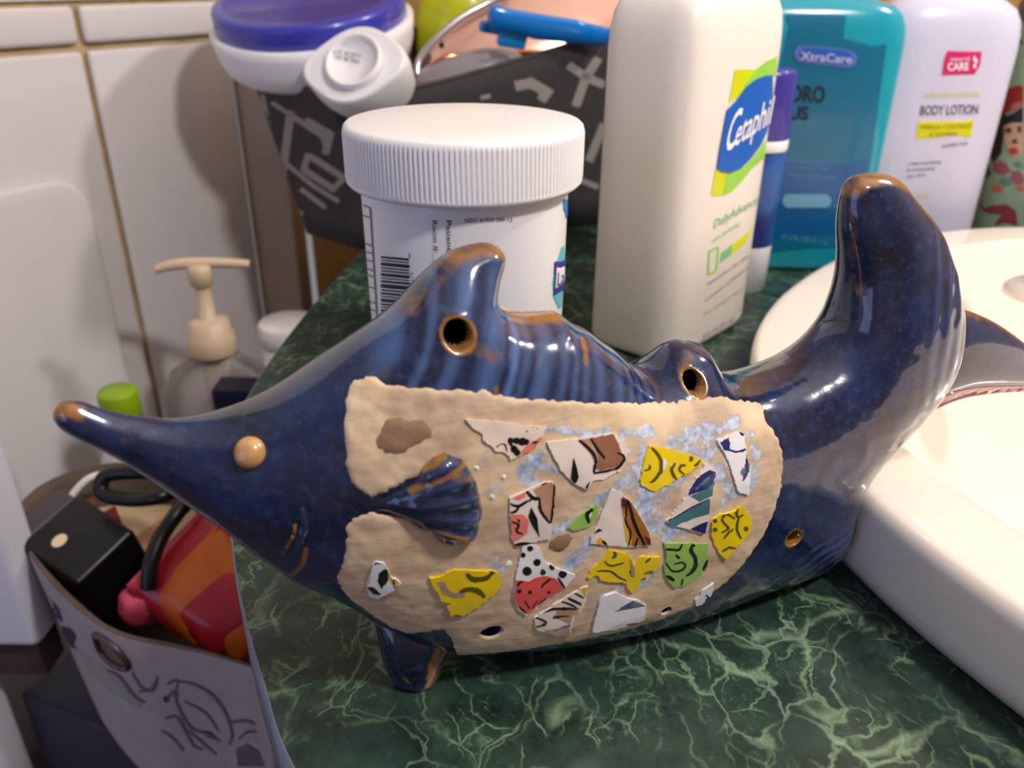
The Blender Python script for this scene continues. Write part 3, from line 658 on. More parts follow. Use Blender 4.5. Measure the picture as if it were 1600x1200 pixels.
shard(Z8, [(545,445),(600,475),(640,510),(690,580),(730,660),(740,720),(640,730),(440,715),(445,680),(490,590),(520,500)], 'pinkish', [('orange','p',[(600,482),(640,510),(690,590),(733,665),(738,718),(645,725),(622,650),(600,580),(590,520)]),('gold','p',[(600,540),(625,640),(645,700),(640,727),(615,700),(605,620)]),('gold','c',(490,702),17),('black','s',[(622,498),(614,600),(638,660),(628,725)],10),('black','s',[(625,500),(660,620),(712,728)],15),('black','s',[(675,685),(660,730)],10),('dkred','p',[(705,675),(735,690),(738,720),(720,715)]),('dkred','p',[(592,490),(620,495),(612,540),(592,525)]),('black','p',[(455,665),(480,640),(505,650),(478,658)]),('black','s',[(500,700),(522,718)],14)], 'cream china shard with an orange petal')
shard(Z8, [(110,725),(170,720),(200,750),(215,800),(270,830),(370,870),(330,920),(250,970),(130,1065),(90,1040),(65,970),(78,880),(95,790)], 'white', [('red','p',[(78,895),(110,893),(140,900),(170,880),(220,870),(270,882),(300,915),(318,930),(230,982),(130,1060),(95,1038),(67,970)]),('black','c',(145,735),15),('black','c',(110,768),13),('black','c',(180,805),20),('black','c',(131,846),22),('black','c',(208,852),14),('black','c',(253,826),13),('black','c',(305,860),20),('black','c',(93,945),11),('black','c',(145,950),11),('black','c',(237,950),9),('black','s',[(283,878),(318,932)],11),('black','s',[(252,888),(215,905),(198,930)],9),('black','s',[(78,915),(112,898)],9),('black','s',[(92,1018),(127,1052)],8),('black','s',[(118,988),(145,1030)],7),('black','s',[(182,988),(158,1028)],7),('black','s',[(222,978),(185,1008)],7)], 'white and red china shard with black dots')
shard(ZB, [(730,155),(850,185),(885,215),(900,265),(950,200),(1085,205),(1050,290),(1010,300),(990,340),(940,350),(940,400),(890,450),(855,410),(850,375),(750,370),(680,360),(650,325),(590,350),(585,330),(640,270),(690,220)], 'yellow', [('grey','s',[(760,165),(775,190),(752,212)],20),('olive','s',[(700,230),(745,262),(830,240)],11),('grey','s',[(650,300),(740,300),(800,340),(850,360)],13),('grey','s',[(868,290),(892,335)],14),('grey','s',[(975,240),(1010,210)],15),('olive','s',[(965,312),(1022,290)],11),('clay','p',[(870,215),(905,270),(900,330),(875,320),(880,260)])], 'chipped yellow china shard with ragged edges')
shard(ZB, [(1105,110),(1395,115),(1395,240),(1380,300),(1300,360),(1240,395),(1170,415),(1110,330),(1100,280),(1120,200)], 'green', [('black','s',[(1300,115),(1280,160),(1312,220),(1300,285),(1248,328)],24),('black','s',[(1105,150),(1150,150),(1200,155),(1222,115)],15),('black','p',[(1175,180),(1212,205),(1200,220),(1180,202)]),('black','s',[(1115,240),(1150,290),(1200,295),(1240,270),(1230,240),(1170,250)],13),('black','s',[(1395,220),(1365,292)],24),('black','s',[(1118,325),(1172,362)],22),('black','s',[(1225,345),(1218,398)],14)], 'leaf green china shard with black curves')
shard(Z8, [(1185,525),(1235,600),(1225,660),(1160,740),(1110,795),(1075,760),(1055,720),(1040,680),(1040,600),(1080,570),(1140,565)], 'yellow', [('olive','s',[(1165,530),(1160,580),(1192,572)],11),('olive','s',[(1150,590),(1110,570),(1090,600),(1120,640),(1088,662)],11),('olive','s',[(1170,580),(1160,640),(1182,692)],12),('olive','s',[(1142,640),(1098,692)],10),('olive','s',[(1088,752),(1120,735),(1162,740)],10),('olive','c',(1205,640),12),('olive','c',(1055,602),11),('olive','c',(1055,645),11)], 'oval yellow china shard with olive scrolls by the tail')
shard(Z6, [(750,455),(880,430),(900,400),(980,380),(1300,390),(1350,400),(1390,510),(1340,580),(1250,650),(1100,760),(1030,790),(940,790),(905,710),(940,680),(850,650),(820,580),(770,520)], 'yellow', [('clay','p',[(810,485),(880,470),(900,540),(960,580),(1060,570),(1060,620),(960,630),(870,590)]),('olive','s',[(1070,410),(1130,460),(1230,455),(1320,395)],42),('olive','s',[(1010,570),(1110,548),(1190,575),(1235,620)],38),('olive','s',[(960,785),(1030,780)],18)], 'yellow china shard with two olive arcs above the foot')
shard(Z6, [(250,315),(330,310),(380,380),(400,440),(480,480),(490,510),(420,520),(435,560),(280,635),(215,600),(190,520),(215,450)], 'white', [('gold','p',[(380,400),(430,440),(485,490),(430,515),(405,500)]),('gold','p',[(225,450),(198,510),(225,480)]),('black','p',[(375,350),(382,470),(325,540),(290,470),(300,400)]),('black','p',[(190,520),(260,530),(322,592),(250,588)]),('black','s',[(425,440),(432,512)],16),('black','s',[(255,318),(330,312)],12)], 'small white china shard with black leaves')
shard(ZB, [(590,395),(580,500),(545,560),(500,590),(475,720),(390,735),(330,710),(245,690),(225,610),(290,575),(410,495),(520,425)], 'pinkish', [('gold','p',[(545,412),(588,398),(575,470),(560,450)]),('tan','p',[(380,560),(500,520),(540,550),(490,590),(470,650),(370,600)]),('tan','p',[(300,690),(460,670),(470,715),(390,730)]),('black','s',[(235,600),(312,640),(240,668)],12),('black','s',[(290,570),(370,545),(512,552)],16),('black','s',[(410,495),(480,520),(522,552)],11),('black','s',[(455,475),(547,517)],13),('black','s',[(500,440),(562,472)],11),('black','s',[(350,605),(466,595)],11),('black','s',[(360,692),(476,655)],10)], 'striped pink and white china shard like zebra hide')
shard(ZB, [(700,460),(780,440),(850,480),(930,495),(985,530),(970,625),(890,655),(780,685),(640,708),(622,695),(650,580),(670,500)], 'white', [('navy','p',[(770,565),(890,495),(980,525),(880,545)]),('teal','p',[(870,520),(900,500),(960,518),(900,535)]),('navy','s',[(850,655),(925,645)],11)], 'plain white china shard with one blue leaf')
shard(ZB, [(1440,375),(1420,460),(1370,510),(1320,530),(1320,490),(1370,420)], 'white', [('black','s',[(1380,455),(1398,475),(1375,492)],11),('black','s',[(1330,450),(1352,440)],9)], 'tiny white china shard at the belly edge')

# chips and flakes of clay
for z, pl, c in ((Z7, [(220,110),(255,45),(310,30),(360,45),(430,42),(475,90),(450,130),(390,150),(350,180),(260,180),(212,150)], srgb(140, 112, 84)), (Z8, [(245,700),(290,660),(340,655),(365,690),(350,730),(300,770),(240,745)], srgb(148, 118, 90))):
    u_ = B.px(resample(np.array(FP(z, pl)), 4)); u_ = u_+rng.normal(0, .5*PXM, u_.shape)
    clay_layer('clay_flake', u_, .00075, .0013, mat('flake%d' % (int(c[0]*1000)), c, .7, bump=(300, .3)), fish, low=.0003)
for pl in ([(615,225),(640,222),(655,240),(635,252)], [(660,345),(700,330),(720,360),(700,372),(685,355)], [(670,165),(690,158),(698,182),(682,190)], [(725,265),(745,250),(775,300),(790,325),(765,310)], [(730,640),(765,605),(790,615),(780,640),(750,640)], [(600,610),(625,600),(640,612),(615,622)]):
    u_ = B.px(resample(np.array(FP(Z7, pl)), 3)); clay_layer('plaster_chip', u_, .0011, .0012, mat('plaster', srgb(232, 226, 218), .6, bump=(300, .4)), fish, edge_w=.0005, low=.0003)

# eye, gill
ep = B.px([(391, 708)])[0]; pos, nr = B.surf(ep[None]); pos, nr = pos[0], nr[0]
re = 24*np.linalg.norm(B.px([(400, 700)], flat=True)-B.px([(390, 700)], flat=True))/10
rings = []
a1 = np.cross(nr, V3(0, 0, 1)); a1 /= np.linalg.norm(a1); a2 = np.cross(a1, nr)
an = np.linspace(0, 2*np.pi, 28, endpoint=False)
for t in np.linspace(-.5, math.pi/2*.98, 12):
    rings.append(pos+nr*(re*.72*math.sin(t)+.0003)+re*math.cos(t)*(np.cos(an)[:, None]*a1+1.04*np.sin(an)[:, None]*a2))
v, f = loft(rings); obj('eye', v, f, mat('eye_clay', srgb(206, 158, 104), .3, coat=.5, var=(260, .45)), fish, label='round tan clay eye')
def ridge(name, pts, wd, hg, m, label=None):
    u_ = B.px(np.array(stroke(pts, wd))); clay_layer(name, u_, hg, .0008, m, fish, edge_w=wd*PXM*.45, low=-.0002, label=label)
o_ = len(fish.children)
gm = mat('ochre_glaze', srgb(150, 106, 54), .2, coat=.8, var=(200, .5))
ridge('gill_ridge', [(474, 790), (474, 830), (458, 868)], 16, .0013, mat('blue_glaze_plain', srgb(40, 58, 104), .14, coat=.9, var=(160, .4)))
ridge('gill_ridge', [(462, 792), (459, 835), (440, 868)], 8, .0011, gm)

# pectoral fin: ribbed fan lying on the side
FAN = [(572,786),(598,777),(625,764),(650,747),(656,728),(672,713),(694,704),(708,711),(722,714),(733,730),(745,752),(752,780),(756,800),(750,820),(742,838),(724,849),(702,851),(685,845),(670,829),(640,813),(605,803),(575,799)]
fu = B.px(resample(np.array(FAN, float), 4)); g = .0007
lo, hi = fu.min(0), fu.max(0); X, Y = np.meshgrid(np.arange(lo[0], hi[0], g), np.arange(lo[1], hi[1], g)); P = np.stack([X.ravel(), Y.ravel()], 1)
P = P[inpoly(P, fu)]; P = P[pdist(P, fu) > g*.4]
v2, tr = cdt([fu], P); pos, nr = B.surf(v2); dE = pdist(v2, fu); ap = B.px([(545, 797)])[0]
ang = np.arctan2(v2[:, 1]-ap[1], v2[:, 0]-ap[0]); rad = np.linalg.norm(v2-ap, axis=1)
hh = -.0004+.0042*np.sqrt(np.clip(1-(1-np.clip(dE/.0065, 0, 1))**2, 0, 1))*sstep(rad, .004, .02)+.0008*sstep(dE, 0, .002)
ph = np.sin(ang*34+.5); hh = hh+.00050*ph*sstep(rad, .01, .028)*sstep(dE, 0, .0012)
fan = obj('pectoral_fin', pos+nr*hh[:, None], tr, M_GLAZE, fish, label='ribbed blue pectoral fin like a shell')
attr(fan, 'streak', np.clip(ph, 0, 1)*.35*sstep(rad, .01, .03))
oo = np.zeros(len(v2))
for pts, r, gg in [([(656, 727), (694, 706)], 6, 1.0), ([(640, 762), (700, 732), (725, 722)], 5, .8), ([(700, 735), (735, 742)], 7, .6), ([(660, 815), (730, 826)], 4, .85), ([(715, 828), (735, 824)], 6, .5)]:
    oo = np.maximum(oo, gg*np.exp(-(segd(v2, B.px(pts))/(r*PXM))**2))
attr(fan, 'ochre', oo)

# tail fluke turned away, rear fin, feet
def slab_part(name, O, yaw, lean, px, k, kmax, och_pts=(), label=None, g=.0012, streak=None):
    s = Slab(O, yaw, lean, px, k, kmax, h=.0008); v, f, uv_, d_ = s.mesh(g); v[:, 2] = np.maximum(v[:, 2], .0006)
    o = obj(name, v, f, M_GLAZE, fish, label=label)
    oc = .35*np.exp(-(d_/(6*PXM))**2)
    for pts, r, gg in och_pts: oc = np.maximum(oc, gg*np.exp(-(segd(uv_, s.px(pts, flat=True))/(r*PXM))**2))
    attr(o, 'ochre', oc); attr(o, 'streak', np.zeros(len(v)) if streak is None else streak(uv_)); return s, o
TO = tuple(B.O+B.u*B.px([(1440, 560)], flat=True)[0][0]+B.v*B.px([(1440, 560)], flat=True)[0][1]-B.n*.004)
fs, fl = slab_part('tail_fluke', TO, 31, 10, [(1455,500),(1488,482),(1508,484),(1535,494),(1565,511),(1600,536),(1640,570),(1655,592),(1640,604),(1600,607),(1560,609),(1520,612),(1492,617),(1460,630),(1430,645),(1405,664),(1380,684),(1345,700),(1350,660),(1400,600),(1435,550)], .5, .009, [([(1490, 484), (1540, 497), (1600, 538)], 14, .62), ([(1500, 530), (1530, 545), (1600, 580)], 30, .30)], label='rear tail fluke turned away')
u_ = fs.px(resample(np.array(stroke([(1402, 668), (1440, 644), (1490, 620), (1540, 610), (1606, 607)], 13)), 4))
u_ = u_[np.argsort(np.zeros(len(u_)), kind='stable')]
dq = fs.interp(fs.d, u_)
sheet('red_streak', [u_], fs.surf, .0002, mat('glossy_red', srgb(150, 34, 62), .2, coat=.8), fl, g=.0015, skirt=.0006)  # narrow red strip along the lower edge of the fluke
KO = tuple(B.O+B.u*B.px([(1312, 750)], flat=True)[0][0]+B.v*B.px([(1312, 750)], flat=True)[0][1]-B.n*.010)
slab_part('rear_fin', KO, 20, 9, [(1280,790),(1296,766),(1308,745),(1322,733),(1331,735),(1332,746),(1325,757),(1318,768),(1310,790)], .6, .006, [([(1312, 764), (1328, 752)], 6, .9)])
GO = tuple(onz(648, 1083)+V3(0, .004, .0035))
FOOT = [(586,962),(588,985),(594,1015),(602,1042),(615,1065),(632,1079),(650,1084),(668,1080),(680,1066),(690,1046),(699,1025),(708,1005),(706,985),(690,966),(650,950),(610,948)]
def foot_st(uv_): return np.zeros(len(uv_))
gs, gf = slab_part('foot_fin', GO, 2, 16, FOOT, .75, .011, [([(694, 985), (680, 1020), (672, 1062)], 8, .95), ([(632, 1045), (645, 1055)], 4, .8), ([(625, 1078), (665, 1080), (690, 1048), (706, 1005)], 7, .8)], label='blue and ochre foot fin')
# the matching foot on the far side carries the fish too
GO2 = tuple(np.array(GO)+V3(-.012, .062, 0))
mv = np.array([x.co for x in gf.data.vertices]); me2 = gf.data.copy(); o2 = bpy.data.objects.new('foot_fin', me2); COL.objects.link(o2); o2.parent = fish; o2.location = (.004, .040, 0)

# ================================================================== THINGS BEHIND THE FISH
from mathutils.bvhtree import BVHTree
class Hit:
    """prints are laid on the real surface of a mesh: the point of the surface seen at a pixel of the photograph"""
    def __init__(s, v, f): s.t = BVHTree.FromPolygons([Vector(p) for p in np.asarray(v, float).tolist()], [list(map(int, q)) for q in f])
    def surf(s, P):
        pos = np.zeros((len(P), 3)); nr = np.zeros((len(P), 3)); ok = np.zeros(len(P), bool)
        for i, (x, y) in enumerate(P):
            d = ray(x, y); h = s.t.ray_cast(Vector(CAM), Vector(d).normalized())
            if h[0] is not None:
                pos[i] = h[0]; n = np.array(h[1]); nr[i] = n if n@d < 0 else -n; ok[i] = True
        if not ok.all():
            if not ok.any(): raise RuntimeError('print misses its surface')
            for i in np.where(~ok)[0]:
                j = np.where(ok)[0][np.argmin(((P[ok]-P[i])**2).sum(1))]; pos[i] = pos[j]; nr[i] = nr[j]
        return pos, nr
def pr(name, hit, polys, m, parent, off=.0003, g=8, label=None):
    if g and 1 < len(polys) <= 4:
        return [pr(name, hit, [p], m, parent, off, g, label) for p in polys][-1]
    try: return sheet(name, [np.asarray(p, float) for p in polys], hit.surf, off, m, parent, g=g, skirt=.0002, label=label)
    except RuntimeError: print('MISS', name, polys[0][:2])
def words(name, hit, lines, m, parent, off=.0004, label=None):
    """lines: (text, (x,y) baseline start, (x,y) baseline end, cap height px, lean px)"""
    V = []; Fc = []; o = 0
    for txt, a, b, hgt, lean, *bd in lines:
        v, f = text_polys(txt, 1.0, bold=bd[0] if bd else .0)
        if not len(v): continue
        a, b = np.array(a, float), np.array(b, float); wd = v[:, 0].max()
        e = (b-a)/wd; up = np.array([lean, -hgt])/.7
        V.append(a+v[:, :1]*e+v[:, 1:]*up); Fc += [tuple(i+o for i in q) for q in f]; o += len(v)
    P = np.concatenate(V); pos, nr = hit.surf(P)
    return obj(name, pos+nr*off, Fc, m, parent, smooth=False, label=label)
def FZ(z, pts): return np.array(FP(z, pts))

M_WPLAS = mat('white_plastic', srgb(240, 238, 240), .32, spec=.5, sss=.12)
M_INK = mat('black_ink', srgb(38, 36, 40), .5); M_GREY = mat('grey_ink', srgb(128, 126, 132), .5)

# ---- white tub with ribbed lid
JC = CAM+ray(725, 187)*.311; JX, JY, JZ = JC
jar = empty('ointment_jar', (JX, JY, 0), 'white ointment jar with a ribbed screw lid right behind the fish', 'jar')
n = 960
def ribring(r, z, a=0.0):
    t = np.linspace(0, 2*np.pi, n, endpoint=False); q = r+a*np.clip(np.cos(t*160)*1.6, -1, 1); return np.stack([q*np.cos(t), q*np.sin(t), np.full(n, z)], 1)
L = .0225
rr = [ribring(.0415, JZ-L), ribring(.0445, JZ-L), ribring(.0456, JZ-L+.0012), ribring(.0456, JZ-L+.0022), ribring(.0456, JZ-L+.003, .00022), ribring(.0456, JZ-.0035, .00022), ribring(.0456, JZ-.0026), ribring(.0452, JZ-.0012), ribring(.0442, JZ-.0003), ribring(.043, JZ), ribring(.02, JZ+.0001)]
v, f = loft(rr); obj('lid', v+V3(JX, JY, 0), f, M_WPLAS, jar, label='white ribbed screw lid')
v, f = lathe([(.036, .0006), (.0385, .0012), (.0392, .004), (.0404, JZ-L-.004), (.0404, JZ-L-.0015), (.039, JZ-L+.002)], 96); v = v+V3(JX, JY, 0)
obj('body', v, f, M_WPLAS, jar); H = Hit(v, f)
words('printed_text', H, [('NDC 61924-304-12', (726, 347), (800, 345), 6, 0), ('Patient Name', (700, 343), (703, 432), -7, 8*0), ], M_GREY, jar) if False else None
def vwords(name, hit, lines, m, parent):   # text running downwards, baseline at left
    V = []; Fc = []; o = 0
    for txt, a, b, hgt in lines:
        v_, f_ = text_polys(txt, 1.0); a, b = np.array(a, float), np.array(b, float); e = (b-a)/v_[:, 0].max(); up = np.array([hgt, 0])/.7
        V.append(a+v_[:, :1]*e+v_[:, 1:]*up); Fc += [tuple(i+o for i in q) for q in f_]; o += len(v_)
    P = np.concatenate(V); pos, nr = hit.surf(P); return obj(name, pos+nr*.0004, Fc, m, parent, smooth=False)
words('printed_text', H, [('NDC 61924-304-12', (726, 347), (800, 345), 6, 0)], M_INK, jar)
vwords('printed_text', H, [('Patient Name', (697, 343), (701, 440), 8), ('Room # ____', (675, 343), (680, 425), 8)], M_INK, jar)
J = (560, 280, 4.706)
bars = []; y = 400.
for wd in (3, 1.5, 5, 2, 2, 4.5, 1.5, 3, 6, 2, 3, 1.5, 5, 2.5, 1.5, 4):
    bars.append([(596, y), (640+(y-400)*.02, y+4), (640+(y-400)*.02, y+4+wd), (596, y+wd)]); y += wd+2.6
pr('barcode', H, [resample(np.array(b_), 3) for b_ in bars], M_INK, jar, g=None); words('printed_text', H, [('3', (637, 402), (642, 402), 6, 0)], M_INK, jar)
vwords('printed_text', H, [('61924 30412', (641, 425), (644, 480), 6)], M_GREY, jar)
fr = []
for a, b in (((563, 318), (579, 325)), ((579, 325), (590, 498)), ((562, 335), (580, 340)), ((566, 378), (582, 384)), ((568, 392), (583, 396)), ((569, 405), (584, 409)), ((570, 418), (585, 423)), ((572, 428), (586, 433)), ((573, 446), (587, 451)), ((575, 470), (588, 474)), ((576, 482), (589, 486))):
    fr.append(stroke([a, b], 2.2, taper=False))
pr('printed_table', H, fr, M_GREY, jar, g=None)
M_TEALP = mat('teal_print', srgb(96, 190, 200), .4); M_CYAN = mat('cyan_print', srgb(20, 128, 210), .4); M_NAVYP = mat('navy_print', srgb(44, 30, 150), .4); M_WPRINT = mat('white_print', srgb(240, 240, 244), .4)
pr('teal_leaf_print', H, [FZ(J, [(1570, 345), (1540, 395), (1490, 500), (1455, 610), (1425, 760), (1435, 880), (1470, 950), (1520, 985), (1550, 900)])], M_TEALP, jar, g=4)
pr('blue_disc_print', H, [FZ(J, [(1572, 120), (1505, 150), (1505, 220), (1525, 290), (1562, 315)])], M_CYAN, jar, g=4)
pr('name_plate_print', H, [FZ(J, [(1440, 605), (1552, 560), (1548, 800), (1430, 855)])], M_NAVYP, jar, off=.0006, g=4)
pr('name_plate_print', H, [FZ(J, [(1446, 650), (1546, 612), (1543, 755), (1438, 800)])], M_WPRINT, jar, off=.0008, g=4)
words('printed_text', H, [('Lant', (867, 447), (888, 437), 22, 1)], M_NAVYP, jar, off=.001)

# ---- tall white lotion bottle (rounded rectangular)
def bottle(name, label, c, yaw, hx, hy, p, prof, m, cat='bottle', n=80):
    """prof: (z, scale x, scale y)"""
    root = empty(name, (c[0], c[1], 0), label, cat); T_ = frame((c[0], c[1], 0), yaw)
    v, f = loft([sring(hx*sx, hy*sy, z, n, p if len(q) < 1 else q[0]) for z, sx, sy, *q in prof]); v = T_(v)
    obj('body', v, f, m, root); return root, Hit(v, f), T_
ct, H, TC = bottle('lotion_bottle', 'tall white rounded lotion bottle with a blue and lime green label', (.0895, .4375), 48, .0465, .0280, 5, [(.0005, .90, .88), (.002, .96, .95), (.006, 1, 1), (.152, 1, 1), (.161, .99, .985), (.168, .965, .95), (.173, .91, .89), (.1765, .80, .78), (.1775, .62, .66), (.178, .40, .55, 3), (.1785, .34, .50, 2)], mat('ivory_plastic', srgb(236, 228, 220), .30, sss=.15))
v, f = lathe([(.0132, .1785), (.0132, .186), (.016, .187), (.016, .203), (.008, .205), (.007, .218)], 40); obj('pump_collar', TC(v), f, M_WPLAS, ct)
v, f = box(-.03, .009, -.007, .007, .218, .227, .003); obj('pump_head', TC(v), f, M_WPLAS, ct)
Zc = (1080, 80, 4.8); Zd = (1080, 300, 4.6154)
M_LIME = mat('lime_print', srgb(206, 214, 0), .35); M_LGREEN = mat('light_green_print', srgb(150, 208, 70), .35); M_BLUE = mat('blue_print', srgb(0, 92, 190), .35); M_GRNT = mat('green_text_print', srgb(120, 190, 130), .4)
pr('lime_print', H, [FZ(Zc, [(325, 138), (480, 135), (470, 200), (420, 260), (340, 345), (280, 385)]), FZ(Zc, [(178, 885), (260, 905), (300, 1000), (240, 1080), (145, 1085)])], M_LIME, ct, g=6)
pr('light_green_print', H, [FZ(Zc, [(480, 138), (560, 75), (640, 38), (690, 28), (672, 120), (640, 215), (560, 185), (470, 215), (410, 265), (360, 340), (400, 240)]), FZ(Zc, [(290, 912), (400, 860), (480, 770), (556, 660), (545, 800), (450, 880), (370, 980), (300, 1050), (235, 1080), (250, 990), (260, 925)])], M_LGREEN, ct, off=.0005, g=6)
pr('blue_oval_print', H, [FZ(Zc, [(600, 180), (640, 215), (628, 330), (590, 480), (560, 600), (515, 700), (440, 800), (360, 880), (290, 910), (220, 905), (185, 880), (210, 720), (262, 440), (330, 370), (400, 270), (480, 210), (550, 183)])], M_BLUE, ct, off=.0008, g=6)
words('brand_lettering', H, [('C', (1127, 242), (1146, 226), 62, 13, .012), ('etaphil', (1143, 229), (1200, 192), 44, 8, .012)], M_WPRINT, ct, off=.0011)
words('printed_text', H, [('DailyAdvance', (1113, 358), (1182, 318), 15, 3), ('ultra hydrating', (1111, 380), (1154, 352), 8, 2)], M_GRNT, ct)
pr('green_swoosh_print', H, [FZ(Zd, [(205, 510), (215, 440), (285, 385), (280, 455)])], M_GRNT, ct); pr('lime_swoosh_print', H, [FZ(Zd, [(288, 380), (390, 300), (458, 215), (455, 290), (390, 370), (285, 450)])], M_LIME, ct)
[pr('outline_print', H, [stroke(q, 2.5, taper=False)], M_LGREEN, ct, g=None) for q in ([(1108, 392), (1122, 386)], [(1122, 386), (1119, 422)], [(1119, 422), (1106, 429)], [(1106, 429), (1108, 392)])]
words('printed_text', H, [('Nourishes dry skin', (1104, 447), (1168, 402), 6, 1), ('Contains sunflower oil', (1101, 472), (1172, 416), 6, 1), ('20 FL OZ (591 mL)', (1096, 530), (1146, 500), 7, 1)], mat('brown_ink', srgb(150, 130, 128), .5), ct)
words('printed_text', H, [('Dermatologist tested', (1099, 494), (1160, 452), 6, 1)], M_LGREEN, ct)

# ---- slim tube, teal bottle, lilac bottle, patterned can
tb_ = onz(1164, 455); tube_c = (tb_[0], tb_[1]+.010)
M_TUBE = mat('blue_tube', srgb(36, 110, 190), .3, coat=.3, var=(30, .35), col2=srgb(40, 44, 110))
t = empty('lotion_tube', (tube_c[0], tube_c[1], 0), 'slim blue tube with a purple cap wedged between the two big bottles', 'tube')
v, f = lathe([(.0135, .0), (.0148, .0005), (.0150, .030)], 40, True, False); obj('base', v+V3(*tube_c, 0), f, M_WPLAS, t)
v, f = lathe([(.0149, .030), (.0152, .031), (.0152, .088), (.0150, .089)], 40); v = v+V3(*tube_c, 0); obj('body', v, f, M_TUBE, t); H = Hit(v, f)
v, f = lathe([(.0153, .0885), (.0156, .089), (.0156, .0945), (.0152, .095)], 40); obj('collar', v+V3(*tube_c, 0), f, M_WPLAS, t)
v, f = lathe([(.0150, .0945), (.0153, .0955), (.0150, .131), (.0145, .1335), (.0132, .1345), (.004, .1346)], 40); obj('cap', v+V3(*tube_c, 0), f, mat('purple_plastic', srgb(62, 52, 150), .3, coat=.3), t, label='purple cap')
M_TEAL = mat('teal_plastic', srgb(20, 150, 172), .22, coat=.5, sss=.1)
te, H, T_ = bottle('mouthwash_bottle', 'big teal bottle standing between the blue tube and the lilac lotion bottle', (.185, .568), -4, .0585, .024, 4.2, [(.0005, .93, .9), (.003, .99, .98), (.006, 1, 1), (.145, 1, 1), (.155, .98, .98), (.162, .93, .93), (.167, .82, .84), (.1705, .62, .7), (.1725, .35, .6, 3), (.173, .25, .55, 2)], M_TEAL)
v, f = lathe([(.0135, .173), (.0135, .18), (.018, .181), (.0185, .205), (.0175, .207), (.004, .2072)], 48); obj('cap', T_(v), f, M_WPLAS, te)
M_TLAB = mat('deep_teal_label', srgb(8, 104, 140), .25, coat=.4); M_TLAB2 = mat('blue_label', srgb(4, 88, 150), .25, coat=.4)
pr('label', H, [[(1228, 22), (1322, 24), (1318, 60), (1385, 70), (1362, 240), (1338, 395), (1200, 395), (1212, 150)]], M_TLAB, te, off=.0003, g=10, label='darker blue label')
pr('label', H, [[(1212, 250), (1356, 250), (1338, 372), (1200, 372)]], M_TLAB2, te, off=.0005, g=10)
W = (1200, 0, 4.0)
M_PERI = mat('periwinkle_print', srgb(90, 110, 190), .4)
pr('name_oval_print', H, [FZ(W, [(190, 285), (330, 288), (500, 310), (555, 350), (545, 400), (500, 422), (300, 400), (180, 380), (160, 330)])], M_PERI, te, off=.0008, g=6)
pr('name_oval_print', H, [FZ(W, [(215, 295), (330, 298), (490, 318), (530, 350), (520, 385), (480, 402), (300, 385), (205, 365), (192, 330)])], mat('cobalt_print', srgb(30, 90, 180), .4), te, off=.0011, g=6)
words('brand_lettering', H, [('XtraCare', (1250, 93), (1330, 99), 13, 1, .02)], mat('pale_violet_print', srgb(176, 176, 214), .4), te, off=.0014)
words('printed_text', H, [('HYDRO', (1202, 156), (1288, 160), 25, 2, .03), ('PLUS', (1206, 184), (1262, 187), 20, 2, .03)], mat('dark_ink', srgb(14, 30, 50), .5), te, off=.0009)
words('printed_text', H, [('moisture rinse', (1238, 262), (1294, 266), 6, 0), ('fresh and lasting', (1232, 274), (1304, 280), 6, 0)], mat('pale_blue_ink', srgb(90, 160, 200), .5), te, off=.0009)
words('printed_text', H, [('37.2 FL OZ (1.1 L)', (1220, 372), (1292, 382), 8, 0)], MATS['pale_blue_ink'], te, off=.0009)
pr('pill_print', H, [rrect(1222, 1298, 303, 324, 10)], mat('pale_teal_print', srgb(110, 170, 200), .4), te, off=.0009)

lo_, H, T_ = bottle('body_lotion_bottle', 'white lilac body lotion bottle with a pink badge and yellow band', (.2795, .588), -6, .0475, .026, 2.9, [(.0005, .9, .88), (.003, .98, .97), (.007, 1, 1), (.140, 1, 1), (.150, .985, .985), (.158, .95, .95), (.165, .86, .88), (.170, .70, .75), (.1735, .45, .6), (.1745, .28, .5, 2)], mat('lilac_white_plastic', srgb(206, 204, 226), .28, coat=.3))
v, f = lathe([(.0125, .1745), (.0125, .182), (.016, .183), (.016, .2), (.004, .202)], 40); obj('cap', T_(v), f, M_WPLAS, lo_)
M_PINK = mat('pink_print', srgb(206, 34, 104), .4); M_YEL = mat('yellow_print', srgb(212, 206, 10), .4); M_VINK = mat('violet_ink', srgb(74, 66, 92), .5)
pr('pink_badge_print', H, [FZ(W, [(1120, 318), (1335, 322), (1325, 410), (1290, 465), (1085, 472), (1100, 370)])], M_PINK, lo_, g=6)
words('brand_lettering', H, [('natural', (1484, 95), (1514, 94), 6, 0), ('CARE', (1480, 110), (1513, 109), 12, 0, .02)], M_WPRINT, lo_, off=.0006)
pr('white_petal_print', H, [FZ(W, [(1285, 345), (1310, 380), (1300, 395), (1280, 375)]), FZ(W, [(1285, 395), (1300, 400), (1295, 430), (1280, 420)])], M_WPRINT, lo_, off=.0006, g=None)
words('printed_text', H, [('ULTRA RICH MOISTURE', (1442, 153), (1530, 151), 7, 0)], M_YEL, lo_)
words('printed_text', H, [('BODY LOTION', (1436, 180), (1527, 178), 15, 2, .015)], M_VINK, lo_)
pr('yellow_band_print', H, [FZ(W, [(940, 760), (1285, 748), (1265, 860), (920, 868)])], M_YEL, lo_, g=6)
words('printed_text', H, [('VANILLA + COCONUT', (1438, 202), (1518, 200), 7, 0), ('& OATMEAL', (1452, 213), (1496, 212), 6, 0)], mat('olive_ink', srgb(120, 112, 20), .5), lo_, off=.0006)
